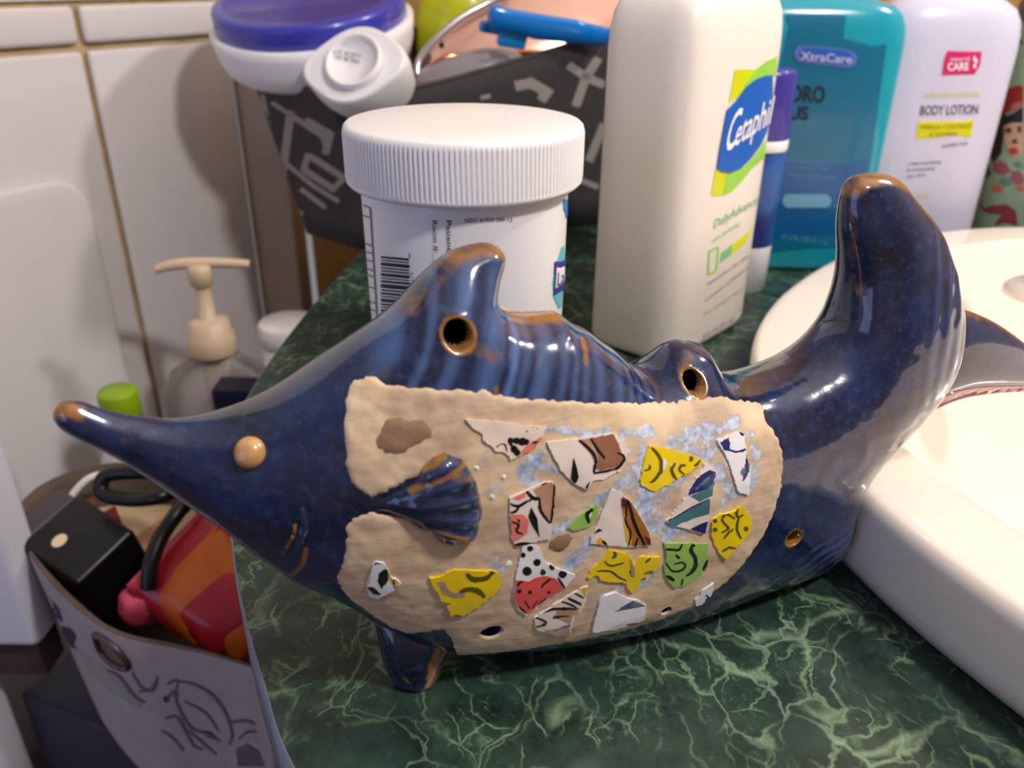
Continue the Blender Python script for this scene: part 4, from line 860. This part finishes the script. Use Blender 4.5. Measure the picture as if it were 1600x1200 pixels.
words('printed_text', H, [('paraben free', (1472, 230), (1512, 226), 6, 0), ('a daily nourishing', (1418, 258), (1470, 255), 5, 0), ('& moisturizing', (1417, 268), (1460, 265), 5, 0), ('dry skin', (1416, 278), (1445, 275), 5, 0)], M_VINK, lo_)
words('printed_text', H, [('16 FL OZ', (1424, 312), (1452, 309), 7, 0)], M_YEL, lo_)

cn = (.381, .606); CR = .040
can = empty('patterned_can', (*cn, 0), 'mint green can printed with a red-hatted lady and flowers at the right edge', 'can')
v, f = lathe([(.036, .0005), (.0385, .002), (CR, .006), (CR, .165), (.0385, .172), (.034, .178), (.03, .181), (.004, .1812)], 72); v = v+V3(*cn, 0)
obj('body', v, f, mat('mint_enamel', srgb(150, 176, 148), .3, coat=.3, var=(20, .12)), can); H = Hit(v, f)
K = (1520, 0, 3.3375)
P_ = lambda nm, c: mat('can_print_'+nm, c, .4)
def blob(c, r, sy=1., k=9, am=.25, seed=0):
    a = np.linspace(0, 2*np.pi, 40, endpoint=False); q = r*(1+am*np.sin(a*k/2+seed)*np.sin(a*3+seed)); return np.stack([c[0]+q*np.cos(a), c[1]+sy*q*np.sin(a)], 1)
for nm, c, polys, off in (
    ('hair', srgb(40, 38, 44), [FZ(K, [(120, 600), (170, 580), (175, 640), (160, 720), (150, 800), (110, 850), (85, 800), (110, 700)]), FZ(K, [(160, 610), (262, 560), (262, 660), (230, 640), (160, 660)])], .0003),
    ('hat', srgb(150, 48, 44), [FZ(K, [(125, 580), (130, 530), (170, 500), (190, 460), (240, 445), (264, 450), (264, 555), (200, 580), (150, 600)])], .0005),
    ('hatband', srgb(176, 110, 96), [FZ(K, [(195, 570), (215, 540), (250, 530), (264, 530), (264, 555), (220, 575)])], .0007),
    ('face', srgb(196, 160, 136), [FZ(K, [(165, 660), (200, 640), (262, 640), (262, 810), (215, 820), (185, 790), (168, 720)])], .0006),
    ('lips', srgb(178, 60, 50), [FZ(K, [(186, 780), (205, 768), (235, 772), (240, 800), (205, 808)])], .0009),
    ('eyes_nose', srgb(92, 62, 50), [FZ(K, [(170, 670), (205, 665), (205, 690), (180, 695)]), FZ(K, [(205, 735), (225, 720), (240, 745), (215, 750)]), FZ(K, [(236, 660), (258, 655), (258, 690), (240, 690)])], .0009),  # dark printed marks for the eyes and nose
    ('rose', srgb(150, 84, 96), [blob((1520+150/3.34, 880/3.34), 13, .8), blob((1520+232/3.34, 930/3.34), 11, 1.0, seed=2)], .0003),
    ('leaf', srgb(96, 130, 112), [blob((1520+170/3.34, 950/3.34), 9, .7, seed=1), blob((1520+70/3.34, 750/3.34), 8, 1.2, seed=4), blob((1520+240/3.34, 860/3.34), 7, .7, seed=3)], .0005),
    ('petal', srgb(176, 104, 70), [blob((1520+128/3.34, 985/3.34), 9, .6, seed=5), blob((1520+250/3.34, 985/3.34), 7, .6, seed=6)], .0004),
    ('swirl', srgb(128, 48, 48), [FZ(K, [(35, 1045), (60, 1085), (110, 1070), (180, 1065), (225, 1100), (235, 1175), (110, 1175), (150, 1120), (90, 1115), (50, 1095)]), stroke(FZ(K, [(5, 960), (25, 870), (55, 850), (62, 900)]), 7)], .0004),
    ('roundel', srgb(70, 70, 76), [blob((1520+60/3.34, 890/3.34), 10, 1.3, seed=3)], .0003),
    ('dome', srgb(104, 100, 108), [blob((1520+240/3.34, 60/3.34), 15, 1.3, seed=7), blob((1520+215/3.34, 150/3.34), 10, 1.2, seed=8), blob((1520+235/3.34, 215/3.34), 9, .8, seed=9)], .0003),
    ('domepink', srgb(136, 92, 98), [blob((1520+235/3.34, 165/3.34), 7, 1.2, seed=1)], .0005),
    ('line', srgb(60, 66, 60), [FZ(K, [(168, 60), (188, 58), (150, 230), (132, 240)])], .0003)):
    pr(nm+'_print', H, polys, P_(nm, c), can, off=off, g=5)

# ================================================================== FABRIC BASKET AND WHAT IS IN IT
M_FAB = mat('charcoal_fabric', srgb(62, 58, 60), .85, var=(200, .25), bump=(900, .5))
M_FABP = mat('woven_grey_print', srgb(150, 142, 136), .85, bump=(900, .4))
def chaikin(p, k=3):
    p = np.asarray(p, float)
    for _ in range(k):
        q = np.roll(p, -1, 0); a = .88*p+.12*q; b = .12*p+.88*q
        p = np.stack([a, b], 1).reshape(-1, p.shape[1])
    return p
Bt = [(-.163, .622, .0006), (-.112, .580, .0006), (.095, .665, .0006), (.04, .760, .0006)]
T1 = onY(528, 164, .560); T0 = onY(366, 62, .665); T2 = onY(1030, 22, .650)
Tp = [tuple(T0), tuple(T1), tuple(T2), (.06, .80, .155)]
def mids(p, sag):
    out = []
    for i in range(4):
        a, b = np.array(p[i]), np.array(p[(i+1) % 4]); out += [a, a*.67+b*.33+V3(0, 0, sag), a*.33+b*.67+V3(0, 0, sag)]
    return np.array(out)
bo, to = chaikin(mids(Bt, 0), 2), chaikin(mids(Tp, -.004), 2)
rings = [bo+(to-bo)*t for t in (0, .15, .3, .45, .6, .75, .88, 1.0)]
cen_t = to.mean(0); cen_b = bo.mean(0)
def shrink(r, c, d): e = r-c; e[:, 2] = 0; L_ = np.linalg.norm(e, axis=1)[:, None]; return r-e/L_*d
inner = [shrink(to+V3(0, 0, .0008), cen_t, .0012), shrink(to, cen_t, .003)]+[shrink(bo+(to-bo)*t, cen_b, .003) for t in (.8, .5, .2, .03)]
v, f = loft(rings+inner)
bk = empty('storage_basket', (float(cen_b[0]), float(cen_b[1]), 0), 'charcoal fabric basket with a grey key pattern standing behind the white jar', 'basket')
obj('body', v, f, M_FAB, bk); H = Hit(v, f)
rim = catmull(np.vstack([to, to[:1]]), 2); v, f = tube(shrink(rim.copy(), cen_t, .0012), .0016, 8); obj('rim_seam', v, f, mat('rim_binding', srgb(72, 66, 58), .9, bump=(1200, .6)), bk)
Q2 = (330, 0, 4.0); Q3 = (620, 0, 4.444)
S_ = lambda z, pts, wd: stroke_sharp([(z[0]+x/z[2], z[1]+y/z[2]) for x, y in pts], wd)
def stroke_sharp(pts, wd):
    pts = np.array(pts, float); L_, R_ = [], []
    for i in range(len(pts)):
        ts = []
        if i > 0: ts.append((pts[i]-pts[i-1])/np.linalg.norm(pts[i]-pts[i-1]))
        if i < len(pts)-1: ts.append((pts[i+1]-pts[i])/np.linalg.norm(pts[i+1]-pts[i]))
        t = sum(ts); t = t/np.linalg.norm(t); nn = np.array([-t[1], t[0]]); k = 1/max(.5, abs(nn@np.array([-ts[0][1], ts[0][0]])))
        L_.append(pts[i]+nn*wd/2*k); R_.append(pts[i]-nn*wd/2*k)
    return np.array(L_+R_[::-1])
for z, pts, wd in [(Q2, [(500, 690), (450, 1080)], 13), (Q2, [(380, 640), (500, 720)], 7), (Q2, [(500, 720), (700, 850), (735, 950)], 9), (Q2, [(590, 750), (745, 840), (715, 965)], 12), (Q2, [(320, 590), (365, 780)], 7), (Q2, [(340, 830), (480, 1030), (640, 1160), (800, 1260)], 7), (Q2, [(610, 960), (580, 1060), (780, 1190)], 10), (Q2, [(610, 970), (830, 1110)], 10), (Q2, [(760, 1190), (840, 1100)], 9), (Q2, [(420, 1190), (385, 1350)], 9), (Q2, [(430, 1210), (560, 1330), (530, 1410)], 8), (Q2, [(420, 1400), (470, 1460), (520, 1410)], 7), (Q2, [(560, 1180), (720, 1300)], 7),
                   (Q3, [(1190, 450), (1320, 540), (1440, 590)], 13), (Q3, [(1400, 400), (1310, 540), (1240, 740)], 14), (Q3, [(820, 600), (930, 575), (1040, 640), (1000, 700)], 16), (Q3, [(580, 680), (650, 665)], 7), (Q3, [(1440, 860), (1330, 1120)], 13), (Q3, [(1250, 1240), (1400, 1300)], 9)]:
    pr('woven_stripe', H, [resample(S_(z, pts, wd), 4)], M_FABP, bk, off=.0004, g=6)

# wide tub with blue lid
tc_ = onY(505, 10, .655); tx, ty = tc_[0]-.003, .680
tub = empty('wipes_tub', (tx, ty, .03), 'white tub with a royal blue lid leaning in the charcoal basket', 'tub')
TT = frame((tx, ty, .047), 0, 14, -3)
v, f = lathe([(.052, .074), (.062, .0755), (.0685, .081), (.0715, .090), (.0730, .100), (.0735, .106), (.071, .107)], 72); obj('body', TT(v), f, M_WPLAS, tub)
v, f = lathe([(.0690, .100), (.0690, .1185), (.0682, .1210), (.0660, .1225), (.058, .1228), (.0565, .1212), (.004, .1212)], 72); obj('lid', TT(v), f, mat('royal_blue_plastic', srgb(58, 60, 170), .28, coat=.3), tub, label='royal blue lid')
# fluted white cap of a bottle lying in the basket
cp = onY(552, 100, .562); nrm = V3(-.22, -.80, .62); nrm /= np.linalg.norm(nrm)
ax = np.cross(nrm, V3(0, 0, 1)); ax /= np.linalg.norm(ax); ay = np.cross(ax, nrm)
ax, ay = ax*math.cos(.22)-ay*math.sin(.22), ay*math.cos(.22)+ax*math.sin(.22)
CF = lambda v: cp+np.outer(v[:, 0], -ax)+np.outer(v[:, 1], ay)+np.outer(v[:, 2], nrm)
capr = empty('bottle_cap', tuple(cp-nrm*.04), 'white wavy-edged bottle cap with a smudged black stamp in the basket', 'cap')
def wavy(r, z, sx=1.35, a=.05):
    t = np.linspace(0, 2*np.pi, 96, endpoint=False); q = r*(1+a*np.cos(t*4+.6)); return np.stack([sx*q*np.cos(t), q*np.sin(t), np.full(96, z)], 1)
v, f = loft([wavy(.0235, -.034, 1.25, .0), wavy(.0250, -.030, 1.25, .01), wavy(.0262, -.012, 1.3, .03), wavy(.0255, -.002, 1.33, .05), wavy(.0248, 0, 1.33, .05), wavy(.0236, .0004, 1.33, .05), wavy(.020, -.002, 1.2, .03), wavy(.004, -.002, 1, 0)]); obj('body', CF(v), f, M_WPLAS, capr)
v, f = loft([sring(.0185, .0185, -.003, 64), sring(.0190, .0188, .0035, 64), sring(.0182, .018, .0042, 64), sring(.0165, .0163, .0038, 64), sring(.0160, .0158, .0005, 64), sring(.002, .002, .0005, 64)]); obj('recessed_disc', CF(v+V3(.001, .001, 0)), f, M_WPLAS, capr)
ln = []
H = Hit(CF(v+V3(.001, .001, 0)), f)
words('stamped_text', H, [('EXP 08 2024', (522, 92), (562, 100), 7, -1), ('LOT 4C2917', (520, 84), (565, 92), 7, -1)], M_INK, capr, off=.0003)
# lime pouch at the back
gp = onY(716, 12, .715)
t_ = np.linspace(0, 2*np.pi, 40, endpoint=False)
rg = [np.stack([.034*s_*np.cos(t_)*(1+.05*np.cos(5*t_)), .018*s_*np.sin(t_), np.full(40, z)], 1) for z, s_ in ((-.10, .6), (-.08, .9), (-.03, 1.05), (-.005, 1.0), (.012, .85), (.02, .6), (.023, .2))]
v, f = loft(rg); o = obj('lime_pouch', v+gp, f, mat('lime_plastic', srgb(196, 204, 10), .35, coat=.4, var=(60, .3))); tag(o, 'lime yellow pouch at the back of the charcoal basket', 'pouch')
# rose gold appliance: curved body with silver trim
ra = empty('hair_appliance', tuple(onY(810, 70, .665)-V3(0, 0, .06)), 'rose gold curved hair appliance with copper trim resting in the basket', 'appliance')
M_ROSE = mat('rose_gold_plastic', srgb(226, 176, 156), .22, coat=.6, metal=.25); M_COP = mat('copper_trim', srgb(206, 132, 96), .14, metal=1.0)
c0_ = onY(850, 70, .682)
def egg(c, rx, ry, rz, yaw, pitch, rollv, p=2.4, n=48, m=22):
    rs = []
    for t in np.linspace(-math.pi/2*.985, math.pi/2*.985, m):
        k = abs(math.cos(t))**(2/p); rs.append(sring(rx*k, ry*k, rz*math.copysign(abs(math.sin(t))**(2/p), math.sin(t)), n, 2.3))
    v, f = loft(rs); return frame(c, yaw, pitch, rollv)(v), f
v, f = egg(c0_, .105, .034, .048, 6, -25, -24); obj('shell', v, f, M_ROSE, ra); H = Hit(v, f)
trim = onY(690, 60, .6)
def px_path(pts, Y): return catmull([onY(x, y, Y+dy) for x, y, dy in pts], 8)
v, f = tube(px_path([(652, 118, .0), (655, 95, .004), (680, 62, .01), (720, 28, .018), (765, 4, .026), (800, -8, .034)], .622), .0026, 10); obj('outer_trim', v, f, mat('silver_trim', srgb(190, 186, 192), .2, metal=.7), ra)
v, f = tube(px_path([(660, 120, 0), (690, 92, .004), (730, 85, .01), (770, 83, .016), (830, 82, .024), (880, 84, .03)], .617), .0017, 10); obj('inner_trim', v, f, M_COP, ra)
v, f = egg(onY(735, 122, .628), .042, .016, .018, 8, -20, -12); obj('grey_insert', v, f, mat('grey_gloss', srgb(150, 142, 150), .2, coat=.5), ra)
pr('vent_hole', H, [circle((690, 71), 4.5)], M_BLACK, ra, g=None); pr('hook_opening', H, [circle((665, 95), 13, 18, .55, -1.0)], mat('dark_recess', srgb(112, 82, 76), .6), ra, g=4)
# blue plastic razor
rz = empty('plastic_razor', tuple(onY(850, 50, .60)), 'translucent blue plastic razor lying across the basket', 'razor')
M_BLUEP = mat('blue_clear_plastic', srgb(10, 118, 204), .2, coat=.5, sss=.1)
pa, pb = onY(765, 27, .600), onY(948, 58, .622)
e = pb-pa; Ln = np.linalg.norm(e); e /= Ln; sdv = np.cross(e, V3(0, -.3, 1)); sdv /= np.linalg.norm(sdv); upv = np.cross(sdv, e)
RF = lambda v: pa+np.outer(v[:, 0], e)+np.outer(v[:, 1], sdv)+np.outer(v[:, 2], upv)
rg = [np.stack([np.full(20, x), hy_*np.cos(np.linspace(0, 2*np.pi, 20, endpoint=False)), zc+hz*np.sin(np.linspace(0, 2*np.pi, 20, endpoint=False))], 1) for x, hy_, hz, zc in ((-.001, .003, .005, .002), (.003, .0045, .0085, 0), (.015, .004, .0075, 0), (.035, .004, .0085, -.001), (.06, .004, .0080, 0), (Ln, .004, .006, 0))]
v, f = loft(rg); obj('handle', RF(v), f, M_BLUEP, rz)
v, f = box(.010, .030, -.011, -.002, -.019, -.004, .002); obj('clip', RF(v), f, mat('light_blue_plastic', srgb(24, 150, 224), .25, coat=.4), rz)
v, f = box(-.004, .012, -.010, -.003, -.012, -.005, .002); obj('hook', RF(v), f, M_BLUEP, rz)

# ================================================================== LEFT OF THE COUNTER, LOWER DOWN
M_TUB = mat('tub_enamel', srgb(214, 212, 222), .22, coat=.4)
LZ = -.235
v, f = prism(np.array([(-.56, .30), (-.30, .472), (-.145, .472), (-.145, .80), (-.23, .775), (-.262, .724), (-.56, .246)])[[1, 2, 3, 4, 5]], -.615, LZ, .004)
o = obj('bathtub_ledge', v, f, M_TUB); tag(o, 'white ledge under the pump bottle beside the tiled wall', 'ledge')
M_BEIGE = mat('beige_pump_plastic', srgb(214, 188, 160), .4)
pc = (-.220, .550)
pb_ = empty('pump_bottle', (*pc, LZ), 'clear pump bottle with a beige pump beside the tiled wall', 'bottle')
M_CLR = mat('clear_plastic', srgb(226, 220, 220), .08, trans=.85, ior=1.2)
TQ = frame((*pc, 0), 12)
v, f = loft([sring(.042*s_, .030*s_, z, 56, 2.6) for z, s_ in ((LZ+.0005, .9), (LZ+.004, 1), (-.115, 1), (-.098, .97), (-.085, .80), (-.078, .55), (-.074, .42), (-.068, .40))]); obj('body', TQ(v), f, M_CLR, pb_)
v, f = loft([sring(.036*s_, .025*s_, z, 40, 2.6) for z, s_ in ((LZ+.003, .9), (LZ+.006, 1), (-.165, 1), (-.163, .98))]); obj('liquid', TQ(v), f, mat('milky_liquid', srgb(205, 190, 180), .3), pb_)
v, f = lathe([(.0165, -.069), (.0172, -.068), (.0168, -.054), (.0150, -.052), (.0142, -.044), (.0100, -.0425), (.006, -.041), (.0052, -.018), (.005, -.016)], 40); obj('collar', TQ(v), f, M_BEIGE, pb_)
v, f = lathe([(.0055, -.018), (.0078, -.0165), (.0085, -.008), (.0085, -.002), (.004, -.001)], 32)
o = obj('pump_head', TQ(v), f, M_BEIGE, pb_)
v, f = tube(catmull([TQ([(.034, 0, -.0035)])[0], TQ([(.01, 0, -.001)])[0], TQ([(-.015, 0, -.0008)])[0], TQ([(-.029, 0, -.004)])[0]], 6), np.r_[np.linspace(.0030, .0042, 10), np.linspace(.0042, .0030, 9)], 10); obj('nozzle', v, f, M_BEIGE, pb_)
v, f = tube([TQ([(0, 0, -.069)])[0], TQ([(.002, 0, LZ+.012)])[0]], .009, 12); obj('dip_tube', v, f, mat('cloudy_tube', srgb(190, 172, 158), .4), pb_)
# lime capped bottle, navy box, small white jar
gc = onY(186, 625, .500)
gb = empty('lime_capped_bottle', (gc[0], gc[1], LZ), 'white bottle with a bright lime cap behind the fish snout', 'bottle')
v, f = lathe([(.011, gc[2]-.022), (.0135, gc[2]-.021), (.0132, gc[2]+.006), (.0125, gc[2]+.0075), (.003, gc[2]+.0078)], 32); obj('cap', v+V3(gc[0], gc[1], 0), f, mat('lime_green_cap', srgb(142, 178, 20), .4), gb, label='bright lime cap')
v, f = lathe([(.018, LZ+.0005), (.020, LZ+.003), (.020, gc[2]-.045), (.014, gc[2]-.028), (.010, gc[2]-.020)], 32); obj('body', v+V3(gc[0], gc[1], 0), f, M_WPLAS, gb)
nc = onY(368, 622, .500)
bx_, bf_ = box(nc[0]-.015, nc[0]+.016, nc[1]-.004, nc[1]+.018, LZ+.0005, nc[2]+.008, .002)
o = obj('navy_box', bx_, bf_, mat('navy_card', srgb(22, 22, 62), .5)); tag(o, 'upright navy blue carton in front of the pump bottle', 'carton')
wc = onY(452, 512, .61)
wl = empty('small_white_jar', (wc[0], wc[1], LZ), 'small white jar half hidden behind the counter edge', 'jar')
v, f = lathe([(.022, LZ+.0005), (.023, LZ+.003), (.023, wc[2]-.012), (.021, wc[2]-.010)], 40); obj('body', v+V3(wc[0], wc[1], 0), f, M_WPLAS, wl)
v, f = lathe([(.0235, wc[2]-.012), (.0242, wc[2]-.011), (.0242, wc[2]+.004), (.0225, wc[2]+.006), (.004, wc[2]+.0062)], 40); obj('lid', v+V3(wc[0], wc[1], 0), f, M_WPLAS, wl)

# ---- soft storage bin with ink drawings
M_BIN = mat('grey_canvas', srgb(176, 166, 168), .8, var=(60, .15), bump=(700, .4)); M_BINI = mat('canvas_lining', srgb(104, 90, 80), .85, var=(40, .3), bump=(500, .3))
RZ = -.10; BZ = -.222
rimp = np.array([onz(x, y, RZ)[:2] for x, y in ((22, 805), (40, 858), (62, 893), (100, 938), (150, 978), (200, 1000), (262, 1012), (330, 1026), (400, 1046))]+[(-.104, .272), (-.100, .300), (-.110, .40), (-.16, .440), (-.245, .448), (-.278, .435), (-.290, .415)])
rp = catmull(rimp, 5, True)
cb = rp.mean(0)
def brg(t, ins=0.0):
    p = cb+(rp-cb)*(.80+.20*t); q = p-cb; p = p-q/np.linalg.norm(q, axis=1)[:, None]*ins; return np.c_[p, np.full(len(p), BZ+(RZ-BZ)*t)]
bn = empty('fabric_bin', (cb[0], cb[1], BZ), 'grey canvas storage bin with ink drawings beside the countertop edge', 'bin')
v, f = loft([brg(0)]+[brg(t) for t in (.02, .2, .4, .6, .8, .95)]+[brg(1.0, .0008)], True, False); obj('outer_wall', v, f, M_BIN, bn); HB_ = Hit(v, f)
v, f = loft([brg(1.0, .0008), brg(1.01, .003), brg(.97, .0055), brg(.7, .006), brg(.4, .006), brg(.1, .006)], False, True); obj('lining', v, f, M_BINI, bn, label='brownish lining')
M_PEN = mat('ink_drawing', srgb(104, 98, 112), .8); M_PEND = mat('dark_ink_drawing', srgb(44, 44, 74), .8)
E1 = (0, 840, 3.3333)
for z, pts, wd in [(E1, [(930, 745), (1010, 760), (1110, 820), (1180, 920), (1210, 1020), (1190, 1080)], 5), (E1, [(930, 745), (915, 830), (950, 920), (1000, 990), (1080, 1020), (1150, 1060)], 5), (E1, [(960, 850), (1040, 890), (1090, 930), (1140, 1010)], 4), (E1, [(870, 760), (930, 735)], 5), (E1, [(690, 700), (740, 780), (800, 790), (820, 720)], 5), (E1, [(720, 800), (780, 790), (810, 750)], 4), (E1, [(860, 940), (920, 930), (960, 990), (1010, 1080), (1060, 1100)], 5), (E1, [(870, 850), (900, 800), (930, 830)], 4), (E1, [(1200, 960), (1280, 950), (1330, 970)], 5), (E1, [(1240, 1050), (1290, 1010), (1340, 1010)], 4), (E1, [(980, 1000), (1050, 1060), (1130, 1130)], 4), (E1, [(840, 1000), (900, 1040), (960, 1110)], 4), (E1, [(560, 690), (620, 720), (700, 820), (760, 860)], 5)]:
    pr('ink_line', HB_, [resample(np.array(stroke([(z[0]+x/z[2], z[1]+y/z[2]) for x, y in pts], wd)), 4)], M_PEN, bn, off=.0004, g=None)
for poly, m_ in (([(215, 270), (260, 310), (310, 370), (330, 440), (300, 420), (250, 340)], M_PEND), ([(320, 460), (370, 470), (400, 510), (385, 560), (410, 580), (370, 570), (340, 520)], M_PEND), ([(430, 600), (520, 650), (600, 740), (700, 830), (740, 880), (700, 880), (560, 790), (470, 700)], mat('sage_print', srgb(150, 156, 146), .8)), ([(850, 830), (880, 820), (885, 850), (860, 860)], M_PEND), ([(1030, 1000), (1100, 1010), (1150, 1060), (1090, 1040)], M_PEND), ([(1230, 1100), (1290, 1070), (1350, 1110), (1380, 1190), (1240, 1190)], M_PEN)):
    pr('ink_patch', HB_, [resample(FZ(E1, poly), 4)], m_, bn, off=.0003, g=8)
gr = np.array([onz(*p, RZ-.02) for p in ((150, 992), (165, 1000), (185, 1018), (200, 1036), (196, 1040), (178, 1032), (160, 1016))])
gp_, gn_ = HB_.surf(np.array([(150, 990), (166, 998), (186, 1014), (202, 1036), (196, 1043), (176, 1034), (158, 1014)], float))
v, f = tube(catmull(np.vstack([gp_+gn_*.0008, gp_[:1]+gn_[:1]*.0008]), 5), .0016, 8); obj('handle_grommet', v, f, mat('dull_metal', srgb(96, 90, 90), .4, metal=.8), bn)
pr('handle_opening', HB_, [np.array([(152, 992), (166, 999), (186, 1016), (200, 1036), (195, 1041), (177, 1032), (159, 1013)], float)], mat('opening_brown', srgb(120, 96, 70), .8), bn, off=.0003, g=None)

# ---- contents of the bin
FLZ = BZ+.020
ch = empty('charger', tuple(onz(150, 890, -.105)-V3(0, 0, .03)), 'black cube charger with a round pale dot in the canvas bin', 'charger')
cc = onz(140, 872, -.118)
CFm = frame(cc, -32, 18, 14)
v, f = box(-.022, .024, -.020, .020, -.030, .024, .003); obj('body', CFm(v), f, mat('black_plastic', srgb(18, 16, 20), .35), ch)
v, f = box(-.034, -.0215, -.018, .018, -.026, .022, .002); obj('end_cap', CFm(v), f, mat('dark_grey_plastic', srgb(66, 64, 72), .4), ch)
tdot = Hit(*[CFm(v), f]); 
hd = onz(90, 826, -.09)
Hc = Hit(np.vstack([CFm(box(-.022, .024, -.020, .020, -.030, .024, .003)[0]), CFm(v)]), box(-.022, .024, -.020, .020, -.030, .024, .003)[1]+[tuple(i+len(box(-.022, .024, -.020, .020, -.030, .024, .003)[0]) for i in q) for q in f])
try: pr('round_mark', Hc, [circle((93, 845), 14, 18, .6, -.6)], mat('pale_dot', srgb(222, 196, 160), .5), ch, g=None)
except RuntimeError: pass
v, f = tube(px_path([(232, 920, -.006), (236, 880, 0), (252, 838, .01), (278, 800, .02), (300, 770, .035), (262, 742, .05), (205, 738, .05), (165, 744, .05), (160, 770, .045), (200, 780, .04), (250, 776, .035), (280, 760, .05)], .335), .0042, 10); obj('cable', v, f, MATS['black_plastic'], ch)
def packet(name, label, pa, pb, za, zb, wdt, thk, col, edge, up=V3(-.45, .55, .62)):
    a, b = onz(*pa, za), onz(*pb, zb); e = b-a; L_ = np.linalg.norm(e); e /= L_; sd = np.cross(e, up); sd /= np.linalg.norm(sd); upn = np.cross(sd, e)
    rs = []
    for x in np.linspace(0, 1, 12):
        k = (1-abs(2*x-1)**6)*.9+.1; tt = np.linspace(0, 2*np.pi, 28, endpoint=False)
        rs.append(a+e*(x*L_)+np.outer(wdt*np.cos(tt)*(.92+.08*k), upn)+np.outer(thk*k*np.sign(np.sin(tt))*abs(np.sin(tt))**.8, sd))
    v, f = loft(rs); root = empty(name, tuple(v.mean(0)-V3(0, 0, .03)), label, 'packet', 'wrapped packets in the canvas bin'); obj('wrapper', v, f, col, root)
    ed = [a+e*(x*L_)+upn*wdt*(.96) for x in np.linspace(.03, .97, 10)]; v, f = tube(ed, thk*.38, 8); obj('sealed_edge', v, f, edge, root)
M_RED = mat('red_foil', srgb(206, 40, 60), .3, coat=.3, var=(80, .3)); M_PNK = mat('pink_foil', srgb(226, 84, 120), .35, var=(90, .3)); M_ORG = mat('orange_foil', srgb(240, 120, 40), .35, var=(60, .25))
packet('snack_packet', 'red and orange foil packet nearest the charger in the canvas bin', (238, 960), (372, 820), -.115, -.085, .020, .0045, M_RED, M_PNK)
packet('snack_packet', 'orange foil packet in the middle of the canvas bin', (268, 975), (384, 856), -.118, -.09, .019, .004, M_ORG, M_ORG)
packet('snack_packet', 'dark red foil packet next to the orange one in the canvas bin', (300, 995), (396, 898), -.122, -.10, .018, .004, M_RED, M_PNK)
packet('snack_packet', 'orange packet tucked against the counter side in the canvas bin', (335, 1005), (400, 935), -.125, -.11, .017, .004, M_ORG, M_ORG)
v, f = egg(onz(228, 945, -.118), .013, .011, .012, 20, 10, 25, 2.0, 24, 12); v = v+.0012*np.sin(v*900); o = obj('pink_wrapper', v, f, M_PNK); tag(o, 'crumpled pink wrapper beside the black charger', 'wrapper')
pl = empty('paper_envelope', tuple(onz(240, 830, -.14)-V3(0, 0, .01)), 'cream paper envelope with a red stripe lying in the canvas bin', 'envelope')
ev = [onz(*p, z) for p, z in (((150, 800), -.128), ((200, 770), -.128), ((300, 770), -.130), ((330, 800), -.130), ((255, 890), -.136), ((215, 880), -.136))]
evn = np.array(ev); v = np.vstack([evn, evn+V3(0, 0, .003)]); k_ = len(ev); f = [tuple(range(k_))[::-1], tuple(range(k_, 2*k_))]+[(i, (i+1) % k_, (i+1) % k_+k_, i+k_) for i in range(k_)]
obj('sheet', v, f, mat('cream_paper', srgb(206, 180, 146), .7), pl, smooth=False); HE = Hit(v, f)
pr('red_stripe', HE, [np.array([(158, 803), (180, 790), (196, 830), (176, 838)], float)], mat('maroon_print', srgb(120, 36, 40), .6), pl, g=None)
pr('fold_shaded_flap', HE, [np.array([(205, 845), (300, 775), (322, 800), (252, 886), (218, 878)], float)], mat('fold_shadow_tone', srgb(186, 142, 100), .7), pl, off=.0006, g=None)  # flap with its fold shadow put in as a browner tone
v, f = tube(px_path([(100, 800, 0), (112, 775, .004), (138, 748, .01), (165, 740, .015)], .40), .0022, 8); 
gl = empty('clear_sachet', tuple(onz(125, 775, -.12)), 'amber clear sachet with a white rim at the back of the canvas bin', 'sachet')
obj('white_rim', v, f, M_WPLAS, gl)
sv = np.array([onz(*p, -.117) for p in ((92, 794), (112, 772), (140, 745), (162, 742), (150, 775), (115, 800))]); v = np.vstack([sv, sv-V3(0, 0, .005)]); k_ = 6
f = [tuple(range(6)), tuple(range(6, 12))[::-1]]+[((i+1) % 6, i, i+6, (i+1) % 6+6) for i in range(6)]; obj('pouch', v, f, mat('amber_film', srgb(150, 96, 56), .3), gl, smooth=False)

# ---- dark box carrying the bin, white drawer unit at the far left
dz = BZ-.0015
A_ = onz(28, 1082, dz)[:2]; dv = np.array([.92, -.39]); dv /= np.linalg.norm(dv); pv = np.array([-dv[1], dv[0]])
dx = frame((A_[0], A_[1], 0), math.degrees(math.atan2(dv[1], dv[0])))
v, f = box(0, .165, 0, .085, -.6195, dz, .004); o = obj('dark_storage_box', dx(v), f, mat('dark_navy_card', srgb(44, 46, 66), .5, var=(30, .3))); tag(o, 'dark navy box that the canvas bin stands on', 'box')
M_DRW = mat('white_drawer_plastic', srgb(220, 222, 236), .35)
e1 = onY(52, 900, .36); du = empty('drawer_unit', (e1[0]-.11, .40, -.6195), 'white plastic drawer unit at the left beside the canvas bin', 'drawer unit')
zt, zb = onY(40, 820, .36)[2]+.16, onY(55, 985, .36)[2]
v, f = box(e1[0]-.24, e1[0]+.002, .345, .37, zb, zt-.05, .006); obj('upper_drawer', v, f, M_DRW, du)
e2 = onY(60, 1130, .36)
v, f = box(e1[0]-.24, A_[0]-.003, .345, .37, -.6195, zb-.026, .006); obj('lower_drawer', v, f, M_DRW, du)
v, f = box(e1[0]-.24, e1[0]-.004, .352, .372, zb-.027, zb+.002, .001); obj('drawer_gap_shadow', v, f, mat('gap_shadow_brown', srgb(70, 56, 50), .8), du)  # dark brown bar stands in for the shadow between the two drawers
